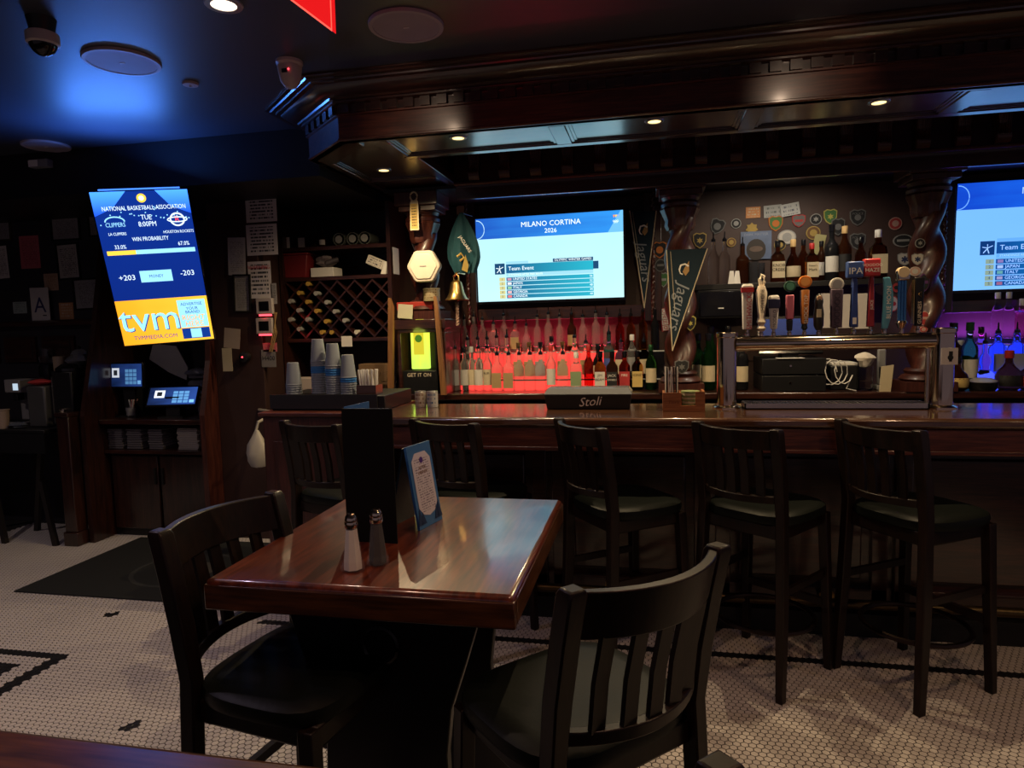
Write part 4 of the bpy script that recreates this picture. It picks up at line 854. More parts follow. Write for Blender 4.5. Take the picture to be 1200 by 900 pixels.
# on the counter below that shelf
for x, Y, s_, gm, lm, d, k in [(818, 4.66, 'wine', DKGREEN, 'cream', 'dark wine bottle next to the twisted column base', 1.15), (830, 4.55, 'wine', GREEN, 'cream', 'green wine bottle with cream oval label by the tower post', 1.15), (833, 4.72, 'wine', DKGREEN, None, 'dark green wine bottle behind the cream labelled one', 1.3), (853, 4.70, 'tall', BLACKGL, None, 'tall black bottle behind the chrome tower post', 1.25), (869, 4.55, 'wine', BLACKGL, 'cream', 'black wine bottle with cream label seen through the tower frame', 1.1)]:
    bottle(bpx(x, Y, CZ + .0005), s_, gm, LB[lm] if lm else None, 'black', d, 'wine bottles on the back counter', k)
# ================================================================ beer tower on the bar
TY = 3.40
xa, xb = at(851.5, 430, TY).x, at(1104.5, 430, TY).x
tw_ = thing('beer_tower', 'polished steel bridge beer tower with two posts standing on the bar', 'beer tower', (0, TY, BZ))
for x in (xa, xb):
    p = part('post', G().lathe([(.046, .012), (.046, .34), (.05, .343), (.05, .362), (.046, .366), (.0001, .366)], 28), CHROME, tw_, (x, 0, 0))
    part('flange', G().lathe([(.065, 0), (.065, .006), (.055, .013), (.046, .016)], 28), CHROME, p)
zt = at(970, 401, TY).z - BZ
part('bridge_tube', G().cyl((xa + .04, 0, zt), (xb - .04, 0, zt), .037, n=24), CHROME, tw_)
part('inner_pipe', G().tube([(xb - .062, 0, zt - .03), (xb - .062, 0, .02)], .010, 10), CHROME, tw_)
stk = part('sticker', G().bx(-.034, .034, -.0505, -.0485, .20, .275), WHITE, tw_, (xb + .008, 0, 0))
part('sticker_figure', G().lathe([(.0001, 0), (.012, 0), (.012, .001), (.0001, .001)], 12).bx(-.006, .006, -.018, -.007, 0, .001).bx(-.007, .009, .010, .028, 0, .001), INK, stk, (.004, -.0506, .232), (PI / 2, 0, 0))
dt = thing('drip_tray', 'long brushed steel drip tray between the beer tower posts', 'tray', ((xa + xb) / 2, TY - .01, BZ))
wl_ = (xb - xa) / 2 - .075
part('pan', G().bx(-wl_, wl_, -.06, .06, 0, .006).bx(-wl_, wl_, -.06, -.055, 0, .028).bx(-wl_, wl_, .055, .06, 0, .028).bx(-wl_, -wl_ + .006, -.06, .06, 0, .028).bx(wl_ - .006, wl_, -.06, .06, 0, .028), STEEL, dt)
g = G()
for k in range(40): g.bx(-wl_ + .01 + k * (2 * wl_ - .02) / 40, -wl_ + .016 + k * (2 * wl_ - .02) / 40, -.055, .055, .020, .024)
o = part('grille', g, STEEL, dt); o['kind'] = 'stuff'
# tap handles: each a thing clamped in the bridge tube
def paint(n, c=(.5, .5, .5), r=.35): return mat('tap_' + n, c, r, var=.06)
def tap(x, ytop, label, build, y=TY):
    t = thing('tap_handle', label, 'tap handle', (at(x, 394, TY).x, TY, BZ + zt + .037), 0, 'tap handles on the beer tower')
    part('ferrule', G().lathe([(.010, -.002), (.010, .012), (.007, .016), (.007, .04)], 12), CHROME, t)
    h = at(x, ytop, TY).z - (BZ + zt + .037); build(t, h); return t
def paddle(t, h, w0, w1, m, z0=.03, th=.014, nm='grip'):
    return part(nm, G().add([(-w0, -th, z0), (w0, -th, z0), (w0, th, z0), (-w0, th, z0), (-w1, -th, h), (w1, -th, h), (w1, th, h), (-w1, th, h)], [(0, 3, 2, 1), (4, 5, 6, 7), (0, 1, 5, 4), (1, 2, 6, 5), (2, 3, 7, 6), (3, 0, 4, 7)]), m, t, bevel=.005)
def disc(t, z, r, m, th=.012, core=None):
    d = part('round_topper', G().lathe([(.0001, -th), (r, -th), (r, th), (.0001, th)], 22), m, t, (0, 0, z), (PI / 2, 0, 0), bevel=.002)
    if core: part('topper_face', G().lathe([(.0001, 0), (r * .7, 0), (r * .7, .001), (.0001, .001)], 18), core, d, (0, 0, th + .0002))
V = PI / 2
def t1(t, h):
    paddle(t, h, .020, .026, WHITE); part('red_cap', G().bx(-.028, .028, -.016, .016, h - .035, h - .012), paint('red', (.45, .03, .03)), t); part('crest', G().bx(-.022, .022, -.012, .012, h - .012, h + .004), WHITE, t, bevel=.003)
    text('SMITHWICKS', t, .008, h * .5, .034, paint('red', (.45, .03, .03)), -.0155, rot=V, sx=.9)
def t2(t, h):
    part('grip', G().lathe([(.013, .02), (.022, .035), (.013, .05), (.022, .065), (.015, .085), (.024, h * .6), (.026, h * .7), (.016, h * .82)], 20), CREAM, t)
    part('loop', G().tube([(-.003, 0, h * .78), (.012, 0, h * .88), (.010, 0, h * .97), (-.001, 0, h), (-.008, 0, h * .93), (-.003, 0, h * .80)], .008, 8), CREAM, t); text('BUD LIGHT', t, 0, h * .56, .022, INK, -.0268, rot=-V)
def t3(t, h):
    paddle(t, h - .05, .014, .022, WHITE); part('dark_block', G().bx(-.026, .026, -.017, .017, h - .062, h - .018), paint('navy', (.02, .02, .06)), t, bevel=.003); part('cap', G().lathe([(.026, h - .018), (.026, h - .008), (.018, h)], 16, sy=.65), WHITE, t)
    text('MODELO', t, .002, h * .42, .020, paint('navy'), -.0155, rot=V)
def t4(t, h):
    paddle(t, h * .28, .011, .014, paint('black', (.01, .01, .012)), .02); paddle(t, h * .72, .017, .018, paint('pink', (.55, .14, .20)), h * .28); disc(t, h * .87, .026, paint('dgreen', (.02, .07, .04)), core=paint('mint', (.1, .3, .2)))
def t5(t, h):
    part('grip', G().lathe([(.014, .05), (.017, .06), (.021, h * .72), (.019, h * .74)], 14), paint('amberwood', (.40, .14, .03)), t); part('foot_ball', G().lathe([(.006, .02), (.015, .032), (.012, .05)], 12), paint('black'), t); disc(t, h * .87, .029, paint('orange', (.7, .22, .03)), core=paint('orangeflesh', (.85, .38, .10)))
    text('SHOCK TOP', t, .003, h * .42, .024, INKW, -.0205, rot=V)
def t6(t, h):
    part('grip', G().lathe([(.012, .02), (.022, .04), (.024, h * .5), (.018, h * .72), (.021, h * .8), (.016, h * .93), (.004, h)], 14), paint('darkfig', (.03, .028, .025)), t); part('label_patch', G().bx(-.014, .006, -.026, -.022, h * .42, h * .62), LB['cream'], t); disc(t, h * .88, .013, paint('tanface', (.5, .3, .18)), .018)
def t7(t, h):
    paddle(t, h - .05, .024, .027, paint('plum', (.09, .06, .085))); disc(t, h - .028, .030, LB['white'], core=LB['grey']); text('VOODOO', t, .002, h * .42, .036, paint('plumtext', (.03, .02, .03)), -.0155, rot=V)
def t8(t, h):
    paddle(t, h - .085, .018, .010, paint('royal', (.03, .06, .25))); part('topper', G().bx(-.036, .036, -.018, .018, h - .085, h - .01), paint('royal2', (.05, .10, .32)), t, bevel=.006); text('IPA', t, 0, h - .055, .042, INKW, -.0195)
    part('chip', G().bx(-.008, .008, -.0155, -.0145, .045, .075), INKW, t)
def t9(t, h):
    paddle(t, h - .085, .016, .009, paint('deepred', (.28, .02, .03))); part('topper', G().bx(-.036, .036, -.018, .018, h - .085, h - .005), paint('red2', (.55, .04, .05)), t, bevel=.006); text('VOODOO', t, 0, h - .035, .018, INKW, -.0195); text('HAZE', t, 0, h - .058, .025, INKW, -.0195); text('JUICE', t, .001, h * .38, .018, INKW, -.0155, rot=V)
def t10(t, h):
    N = 12; vs = []
    for k in range(N + 1):
        u = k / N; z = .02 + (h - .02) * u; xo = .014 * math.sin(u * PI * .9) - .0; ww = .012 + .008 * math.sin(u * PI)
        vs += [(xo - ww, -.011, z), (xo + ww, -.011, z), (xo + ww, .011, z), (xo - ww, .011, z)]
    fs = [(r * 4 + i, r * 4 + (i + 1) % 4, r * 4 + 4 + (i + 1) % 4, r * 4 + 4 + i) for r in range(N) for i in range(4)] + [(3, 2, 1, 0), tuple(N * 4 + i for i in range(4))]
    part('grip', G().add(vs, fs), paint('skyblue', (.10, .32, .45)), t, bevel=.003); text('BLUE MOON', t, .014, h * .55, .026, INKW, -.0125, rot=V)
def t11(t, h):
    for k in (-1, 0, 1): part('blue_rod', G().cyl((k * .012, 0, .05), (k * .012, 0, h - .06), .007, n=10), mat('blue_anodised', (.08, .25, .5), .25, .8), t)
    part('collar', G().lathe([(.012, .02), (.024, .045), (.02, .055)], 16), CHROME, t); part('head', G().bx(-.026, .026, -.018, .018, h - .065, h - .02), CHROME, t, bevel=.006); disc(t, h - .028, .025, paint('palegold', (.7, .55, .35)), .019)
def t12(t, h):
    paddle(t, h, .015, .022, paint('stout', (.008, .008, .009))); part('gold_rim', G().bx(-.0235, -.021, -.015, .015, .04, h - .01), BRASS, t); text('GUINNESS', t, .002, h * .36, .022, CREAM, -.0155, rot=V); part('harp', G().tube([(-.006, -.016, h * .70), (.006, -.016, h * .74), (.006, -.016, h * .64)], .002, 5, closed=True), BRASS, t)
for x, yt, lb, f in ((875.5, 334, 'white tap handle with red cap and red lettering', t1), (892, 322, 'cream turned tap handle with a loop on top', t2), (906.5, 346, 'short white tap handle with navy block top', t3), (925, 327, 'pink tap handle with dark green round topper', t4), (942.5, 321, 'amber wood tap handle with orange slice topper', t5), (959, 344, 'dark figure shaped tap handle with cream patch', t6), (979.5, 326, 'plum paddle tap handle with white round topper', t7), (1000, 304, 'blue tap handle with wide lettered block topper', t8), (1019.5, 302, 'red tap handle with wide red block topper', t9), (1036, 325, 'curved sky blue tap handle', t10), (1056, 312, 'tap handle of blue rods with gold round head', t11), (1075, 325, 'black stout tap handle with gold rim', t12)):
    tap(x, yt, lb, f)
# ---------------------------------------------------------------- garnish tray, caddy, cups, box on the bar
a, b = atz(638, 480, BZ), atz(740, 481, BZ)
gt = thing('garnish_tray', 'long black garnish tray with glossy clear lid on the bar', 'tray', ((a.x + b.x) / 2, 3.33, BZ))
hw = (b.x - a.x) / 2
part('tray_body', G().add([(-hw + .012, -.0, 0), (hw - .012, 0, 0), (hw - .012, .15, 0), (-hw + .012, .15, 0), (-hw, -.01, .075), (hw, -.01, .075), (hw, .16, .075), (-hw, .16, .075)], [(0, 3, 2, 1), (4, 5, 6, 7), (0, 1, 5, 4), (1, 2, 6, 5), (2, 3, 7, 6), (3, 0, 4, 7)]), BLACK, gt, bevel=.004)
part('lid', G().add([(-hw - .004, -.014, .0755), (hw + .004, -.014, .0755), (hw + .004, .164, .0755), (-hw - .004, .164, .0755), (-hw + .015, .03, .105), (hw - .015, .03, .105), (hw - .015, .14, .105), (-hw + .015, .14, .105)], [(0, 3, 2, 1), (4, 5, 6, 7), (0, 1, 5, 4), (1, 2, 6, 5), (2, 3, 7, 6), (3, 0, 4, 7)]), mat('glossy_lid', (.35, .37, .4), .08, metal=.6), gt, bevel=.004)
text('Stoli', gt, .01, .038, .062, INKW, -.0085, rot=.08, shear=.35)
a, b = atz(777, 484, BZ), atz(827, 484, BZ); hw = (b.x - a.x) / 2
cd_ = thing('bar_caddy', 'orange pine bar caddy for straws and coasters on the bar', 'caddy', ((a.x + b.x) / 2, 3.24, BZ))
part('box_front', G().prism([(-hw, 0), (hw, 0), (hw, .095), (hw * .55, .095), (hw * .55, .03), (-hw * .15, .03), (-hw * .15, .09), (-hw, .09)], 0, .01), WORANGE, cd_)
part('box_side', G().bx(-hw, -hw + .01, .01, .13, 0, .09), WORANGE, cd_); part('box_side', G().bx(hw - .01, hw, .01, .13, 0, .095), WORANGE, cd_); part('box_back', G().bx(-hw, hw, .12, .13, 0, .09), WORANGE, cd_); part('box_floor', G().bx(-hw, hw, .01, .13, 0, .008), WORANGE, cd_); part('divider', G().bx(-hw * .18, -hw * .1, .01, .12, .008, .085), WORANGE, cd_)
text("Tito's", cd_, -hw * .5, .045, .022, mat('burnt_brand', (.12, .03, .01), .7), -.0006, shear=.2)
cxx = cd_.location.x
for k in range(9):
    one('coaster', G().lathe([(.0001, 0), (.044, 0), (.044, .0085), (.0001, .0085)], 20), [mat('coaster_green', (.20, .24, .10), .8), mat('coaster_cream', (.5, .45, .3), .8)][k % 2], ('green' if k % 2 == 0 else 'cream') + ' round coaster stacked in the pine caddy', 'coaster', (cxx + hw * .34, 3.24 + .062, BZ + .0085 + k * .0095), group='coasters in the pine caddy')
for k in range(11):
    x = cxx - hw * .82 + (k % 4) * .016; y = 3.24 + .03 + (k // 4) * .025; dx = random.uniform(-.01, .012)
    one('straw', G().cyl((0, 0, 0), (dx, random.uniform(-.006, .006), .20), .0032, n=8), WHITE if k % 3 else BLACK, ('white' if k % 3 else 'black') + ' drinking straw standing in the pine caddy', 'straw', (x, y, BZ + .009), group='straws in the pine caddy')
sA = atz(496.5, 476, BZ)
for k, (dx, m, lb) in enumerate(((0, printed('shot_print_tan', (.45, .40, .33), (.15, .06, .03), 4), 'small printed tan shot cup on the bar end'), (.066, printed('shot_print_blue', (.42, .42, .42), (.03, .08, .20), 4), 'small printed blue shot cup on the bar end'))):
    t = thing('shot_cup', lb, 'cup', (sA.x + dx, 3.42, BZ))
    part('cup_wall', G().lathe([(.027, 0), (.029, .002), (.030, .085), (.028, .085), (.026, .006), (.0001, .006)], 20), m, t); part('rim', G().tube([(.029 * math.cos(q), .029 * math.sin(q), .085) for q in [2 * PI * i / 20 for i in range(20)]], .0018, 5, closed=True), STEEL, t)
# cup station: raised dark box with stacks of nested cups and straws
cs = thing('cup_station', 'raised black box on the bar end carrying plastic cups', 'box', (-1.7, 3.28, BZ + .0005))
part('box_body', G().bx(-.31, .34, 0, .40, 0, .078), BLACK, cs, bevel=.004); part('front_lip', G().bx(-.315, .30, -.008, 0, .01, .085), mat('dark_grey_lip', (.02, .02, .022), .4), cs)
CUPZ = BZ + .0795
cupm = mat('clear_blue_cup', (.74, .82, .95), .1, trans=.68, ior=1.15, var=.05); cupb = mat('printed_blue_cup', (.07, .25, .62), .2, trans=.3, ior=1.15)
cme = G().lathe([(.0001, 0), (.029, 0), (.031, .002), (.043, .118), (.0455, .120), (.0455, .123), (.042, .123), (.030, .004), (.0001, .004)], 18)
cme1, cme2 = cme.mesh('plastic_cup', cupm), cme.mesh('plastic_cup', cupb)
def inv(h): return h
yc = 3.40
for x, ytop, n_blue, lb in ((345, 424, 0, 'clear plastic cup upside down in the shortest stack'), (372, 397, 3, 'clear plastic cup upside down in the tallest stack'), (392, 402, 4, 'clear plastic cup upside down in the second tallest stack'), (409, 415, 3, 'clear plastic cup upside down in the stack beside the straws')):
    p = at(x, 460, yc); top = at(x, ytop, yc).z; n = max(3, int((top - CUPZ - .123) / .0125) + 1)
    for k in range(n):
        blue = n_blue and .55 * n < k < .8 * n
        o = link('plastic_cup', cme2 if blue else cme1, None, (p.x, yc + (.0 if x != 372 else .03), CUPZ + .123 + k * .0125), (PI, 0, 0))
        tag(o, lb.replace('clear', 'blue printed') if blue else lb, 'cup', 'stacked plastic cups')
sb = thing('straw_box', 'dark wooden straw holder on the end of the cup station', 'holder', (at(432, 460, 3.34).x, 3.31, CUPZ))
WN = wood('walnut', (.05, .02, .012), (.12, .05, .03), 'x')
part('holder_wall', G().bx(-.055, .055, 0, .008, 0, .05).bx(-.055, .055, .082, .09, 0, .05).bx(-.055, -.047, .008, .082, 0, .05).bx(.047, .055, .008, .082, 0, .05), WN, sb); part('holder_floor', G().bx(-.047, .047, .008, .082, 0, .006), WN, sb)
for k in range(18):
    x = sb.location.x - .038 + (k % 6) * .0145; y = 3.31 + .022 + (k // 6) * .022
    one('paper_straw', G().cyl((0, 0, 0), (random.uniform(-.018, .02), random.uniform(-.006, .006), .125), .0048, n=8), WHITE, 'white wrapped straw standing in the walnut holder', 'straw', (x, y, CUPZ + .0065), group='wrapped straws in the walnut holder')
# ---------------------------------------------------------------- lit bottle display with easel frame
ly = 4.30
lx = at(486, 440, ly).x
ld = thing('lit_bottle_display', 'black box display holding a glowing yellow green bottle on the back counter', 'display', (lx, ly + .12, CZ))
part('plinth', G().bx(-.12, .12, -.03, .10, 0, .16), BLACK, ld, bevel=.004); text('GET IT ON', ld, 0, .13, .036, CREAM, -.0308)
part('side_cheek', G().bx(-.13, -.12, -.03, .10, 0, .56), BLACK, ld); part('side_cheek', G().bx(.12, .13, -.03, .10, 0, .56), BLACK, ld); part('back_panel', G().bx(-.12, .12, .09, .10, .16, .56), BLACK, ld)
part('red_crate_rim', G().bx(-.143, .143, -.035, .02, .575, .63), mat('red_crate', (.35, .03, .02), .5), ld, bevel=.004)
YG = glow_grad('lit_yellow_bottle', (.55, .85, .10), (.95, .85, .04), 1.35, 'Z', 3)
bt = part('glowing_bottle', G().lathe([(.058, .17), (.062, .175), (.062, .46), (.054, .49), (.02, .515), (.0155, .53), (.0155, .60), (.018, .602), (.018, .62)], 20, sq=6, sy=.55), YG, ld, (0, .02, 0))
part('bottle_label', G().bx(-.036, .036, -.0375, -.0345, .27, .45), glow('lit_label_yellow', (.75, .62, .03), 1.0), bt); part('label_mark', G().lathe([(.0001, 0), (.026, 0), (.026, .001), (.0001, .001)], 14), glow('lit_label_green', (.08, .25, .02), .7), bt, (0, -.0378, .38), (PI / 2, 0, 0))
lamp('lit_bottle_lamp', 'POINT', (lx, ly + .03, CZ + .42), .5, (.7, .9, .12), .06)
es = thing('easel_frame', 'pair of tan wooden boards framing the glowing bottle', 'frame', (lx, ly + .02, CZ))
for sx in (-1, 1): part('board', G().prism([(sx * .19 - .018, 0), (sx * .19 + .018, 0), (sx * .16 + .016, .60), (sx * .165, .66), (sx * .16 - .016, .66)], 0, .03), WTAN, es)
one('round_tin', G().lathe([(.055, 0), (.056, .002), (.056, .075), (.058, .077), (.058, .087), (.0001, .088)], 22), printed('tin_print', (.40, .33, .20), (.2, .12, .05), 5), 'low tan round tin sitting on the red crate rim', 'tin', (lx + .105, ly + .105, CZ + .631))
# ---------------------------------------------------------------- bell, flag, white hexagon and tag near the first column
yb = 4.40
bp_ = at(535, 340, yb)
bl = thing('hand_bell', 'aged brass ship bell hanging with a braided rope by the column', 'bell', (bp_.x, yb, at(535, 352, yb).z))
part('bell_body', G().lathe([(.078, 0), (.080, .004), (.066, .02), (.052, .05), (.044, .09), (.036, .12), (.018, .135), (.0001, .138)], 28), BRASS, bl)
part('crown_loop', G().tube([(-.016, 0, .13), (-.016, 0, .16), (0, 0, .178), (.016, 0, .16), (.016, 0, .13)], .007, 8), BRASS, bl)
part('bracket', G().tube([(0, 0, .178), (0, .06, .19), (0, .2, .19)], .009, 8), BRASS, bl); part('clapper', G().lathe([(.0001, -.012), (.013, .0), (.006, .02), (.004, .08)], 10), BRASS, bl)
part('rope', G().lathe([(.011, -.17 + .17 * k / 30) for k in range(29)], 8, twist=lambda r, a, z: r * (1 + .3 * math.cos(2 * (a - z * 160)))), mat('braided_rope', (.35, .22, .16), .9), bl)
# white hexagon device
q = at(496, 312, 4.30)
hx = thing('hexagon_hub', 'white rounded hexagon hub fixed to the carved column', 'wireless hub', (q.x, 4.30, q.z))
def rhex(r, c=.35):
    pts = []
    for k in range(6):
        a0_ = PI / 6 * 0 + k * PI / 3
        for d in (-.16, -.06, .06, .16): pts.append((r * (1 - .05 * abs(d) * 0) * math.cos(a0_ + d) * (.93 if abs(d) > .1 else .96), r * math.sin(a0_ + d) * (.93 if abs(d) > .1 else .96)))
    return pts
part('shell', G().prism(rhex(.118), 0, .05), mat('warm_white_plastic', (.62, .54, .44), .4), hx, bevel=.006); part('face', G().prism(rhex(.095), -.006, .0), mat('warm_white_face', (.75, .66, .54), .35), hx, bevel=.003); part('logo', G().bx(-.022, .022, -.0075, -.0062, -.003, .003), GREY, hx); part('wall_stem', G().bx(-.03, .03, .05, .065, -.03, .03), GREY, hx)
# bottle-opener shaped tag hung on the capital
q = at(485, 248, 4.34)
tg = thing('hanging_tag', 'long yellow lettered tag with ring end hung on the column capital', 'tag', (q.x, 4.345, q.z), 0)
part('plate', G().prism([(-.032, -.12), (.03, -.12), (.03, .06), (.024, .075), (-.02, .075), (-.026, .06)], 0, .004), mat('tag_cream', (.70, .62, .40), .5), tg)
part('print', G().bx(-.024, .022, -.0012, -.0002, -.112, .052), printed('tag_print', (.62, .42, .10), (.14, .09, .02), 9, cov=.42), tg); part('ring', G().tube([(.0 + .024 * math.cos(a_), .002, .10 + .03 * math.sin(a_)) for a_ in [2 * PI * k / 20 for k in range(20)]], .006, 6, closed=True), mat('tag_cream'), tg)
# teal flag draped above the bell
fy = 4.52; f0, f1 = at(526, 250, fy), at(557, 320, fy)
fg = thing('team_flag', 'dark teal fabric flag gathered at its top above the bell', 'flag', ((f0.x + f1.x) / 2, fy, f1.z))
hh = f0.z - f1.z; N = 12; vs = []
for r in range(N + 1):
    v = r / N; wdt = .012 + .105 * math.sin(min(1, v * 1.15) * PI * .62) * (1 if v < .8 else 1 - (v - .8) * 1.6)
    for k in range(N + 1):
        u = -1 + 2 * k / N; vs.append((u * wdt + .02 * v, -.03 * math.cos(u * 6 + v * 2) * v - .02 * v, hh * (1 - v)))
nn = (N + 1) ** 2; vs += [(x, y + .004, z) for x, y, z in vs]
fs = [(r * (N + 1) + k, r * (N + 1) + k + 1, (r + 1) * (N + 1) + k + 1, (r + 1) * (N + 1) + k) for r in range(N) for k in range(N)]
fs += [tuple(i + nn for i in reversed(f)) for f in fs]
TEALF = mat('teal_fabric', (.010, .065, .085), .8, bump=.1, scale=80)
part('cloth', G().add(vs, fs), TEALF, fg); part('gold_stripe', G().prism([(.01, .02), (.05, .0), (.06, .05), (.04, .12)], -.07, -.066), mat('gold_cloth', (.35, .25, .06), .8), fg)
part('emblem', G().tube([(-.02, -.062, .11), (.01, -.068, .13), (.03, -.068, .10), (.0, -.065, .08)], .008, 6), INKY, fg); text('JAGUARS', fg, .04, .19, .032, INKW, -.072, rot=-1.0)
part('hanging_cord', G().cyl((0, 0, hh), (0, .3, hh + .02), .003, n=6), BLACK, fg)
one('card_note', G().bx(-.04, .04, 0, .002, -.03, .03), TANP, 'small tan note pinned above the teal flag', 'note', (at(541, 246, 4.92).x, 4.925, at(541, 246, 4.92).z))
# pennants
def pennant(p0, p1, p2, Y, label, textpos, ang, size):
    """p0,p1 wide end, p2 tip (pixels at depth Y)"""
    A, B, C_ = at(*p0, Y), at(*p1, Y), at(*p2, Y); cen = (A + B + C_) / 3
    t = thing('felt_pennant', label, 'pennant', (cen.x, Y, cen.z))
    L = [(p.x - cen.x, p.z - cen.z) for p in (A, B, C_)]
    part('felt', G().prism(L, 0, .006), mat('teal_felt', (.006, .018, .030), .9, bump=.1, scale=120), t)
    inn = [(x * .9, z * .9) for x, z in L]
    for i in (1, 2): part('piping', G().cyl((L[i][0], -.001, L[i][1]), (L[(i + 1) % 3][0], -.001, L[(i + 1) % 3][1]), .0035, n=6), mat('cream_piping', (.50, .42, .28), .8), t)
    u = Vector((L[1][0] - L[0][0], L[1][1] - L[0][1])); m0 = Vector(((L[0][0] + L[1][0]) / 2, (L[0][1] + L[1][1]) / 2)); ax = (Vector(L[2]) - m0)
    part('seam', G().cyl((L[0][0] * .8 + m0.x * .2, -.001, L[0][1] * .8 + m0.y * .2 - .01), (L[2][0] * .6 + m0.x * .4 - .02, -.001, L[2][1] * .6 + m0.y * .4), .0015, n=5), mat('cream_piping'), t)
    e = m0 + ax * .20; K = .62
    part('emblem', G().tube([(e.x - .045 * K, -.002, e.y), (e.x - .03 * K, -.003, e.y + .045 * K), (e.x + .01 * K, -.003, e.y + .055 * K), (e.x + .045 * K, -.003, e.y + .03 * K)], .006, 6).tube([(e.x - .045 * K, -.002, e.y), (e.x - .035 * K, -.003, e.y - .035 * K), (e.x - .012 * K, -.003, e.y - .045 * K)], .004, 6), INKW, t)
    part('emblem_gold', G().prism([(e.x + .004, e.y + .02 * K), (e.x + .05 * K, e.y + .085 * K), (e.x + .05 * K, e.y - .01), (e.x + .01, e.y - .06 * K), (e.x - .008, e.y - .02 * K)], -.004, -.001), mat('tan_thread', (.34, .20, .07), .7), t)
    c = m0 + ax * textpos
    text('Jaguars', t, c.x, c.y, size, mat('silver_script', (.20, .22, .25), .6), -.0012, rot=ang, shear=.25); return t
pennant((738, 247), (769, 247), (755, 361), 4.90, 'dark teal felt pennant with script lettering beside the bar television', .52, -1.42, .10)
pennant((781, 293), (829, 291), (788, 411), 4.36, 'dark teal felt pennant with script lettering hung across the middle column', .56, -1.78, .105)
# ---------------------------------------------------------------- badges and notes on the wall
PATCH_N = [0]
def shield(w_, h_): return [(-w_, h_ * .75), (-w_ * .5, h_), (0, h_ * .88), (w_ * .5, h_), (w_, h_ * .75), (w_ * .95, -.1 * h_), (w_ * .6, -.65 * h_), (0, -h_), (-w_ * .6, -.65 * h_), (-w_ * .95, -.1 * h_)]
def disc_pts(w_, h_, n=18): return [(w_ * math.cos(2 * PI * k / n), h_ * math.sin(2 * PI * k / n)) for k in range(n)]
def star_pts(r, n=7, k=.72): return [((r if i % 2 == 0 else r * k) * math.sin(PI * i / n), (r if i % 2 == 0 else r * k) * math.cos(PI * i / n)) for i in range(2 * n)]
PC = {k: mat('thread_' + k, c, .8, var=.2, scale=120) for k, c in dict(black=(.015, .015, .017), grey=(.13, .13, .13), gold=(.36, .25, .07), red=(.38, .04, .04), white=(.5, .47, .42), green=(.06, .16, .05), brown=(.14, .07, .03), orange=(.45, .14, .03), purple=(.10, .03, .13), yellow=(.45, .40, .10), navy=(.02, .03, .09), lightgrey=(.30, .30, .29), pink=(.5, .30, .25)).items()}
def badge(x, y, w_, h_, kind, c1, c2, label, Y=5.055, mark='star', rot=0):
    p = at(x, y, Y); s_ = (at(x + 1, y, Y) - at(x, y, Y)).length; W_, H_ = w_ * s_ / 2, h_ * s_ / 2
    shp = {'shield': shield, 'round': disc_pts, 'rect': lambda a, b: [(-a, -b), (a, -b), (a, b), (-a, b)], 'star': lambda a, b: star_pts(a)}[kind]
    t = thing('cloth_badge', label, 'badge', (p.x, Y, p.z), 0, 'badges on the back bar', rot=(0, rot, 0))
    part('border', G().prism(shp(W_, H_), -.004, 0), PC[c2], t); part('field', G().prism(shp(W_ * .86, H_ * .86), -.0055, -.004), PC[c1], t)
    mk = PC[c2]
    if mark == 'star': part('star', G().prism(star_pts(W_ * .5, 6, .5), -.007, -.0055), mk, t)
    elif mark == 'disc': part('seal', G().prism(disc_pts(W_ * .5, W_ * .5), -.007, -.0055), mk, t)
    elif mark == 'bar': part('bar', G().bx(-W_ * .6, W_ * .6, -.007, -.0055, -H_ * .15, H_ * .2), mk, t)
    elif mark == 'cross':
        for k in range(3):
            part('arm', G().prism([(math.cos(a_) * W_ * .5 * s1 - math.sin(a_) * W_ * .12 * s2, math.sin(a_) * W_ * .5 * s1 + math.cos(a_) * W_ * .12 * s2) for a_ in (k * PI / 3 + PI / 2,) for s1, s2 in ((-1, -1), (1, -1), (1, 1), (-1, 1))], -.0070 - .0002 * k, -.0055), mk, t)
    elif mark == 'word': text('POLICE', t, 0, H_ * .45, W_ * .42, mk, -.0058)
    if mark == 'word': part('seal', G().prism(disc_pts(W_ * .4, W_ * .4), -.007, -.0055), mk, t)
    return t
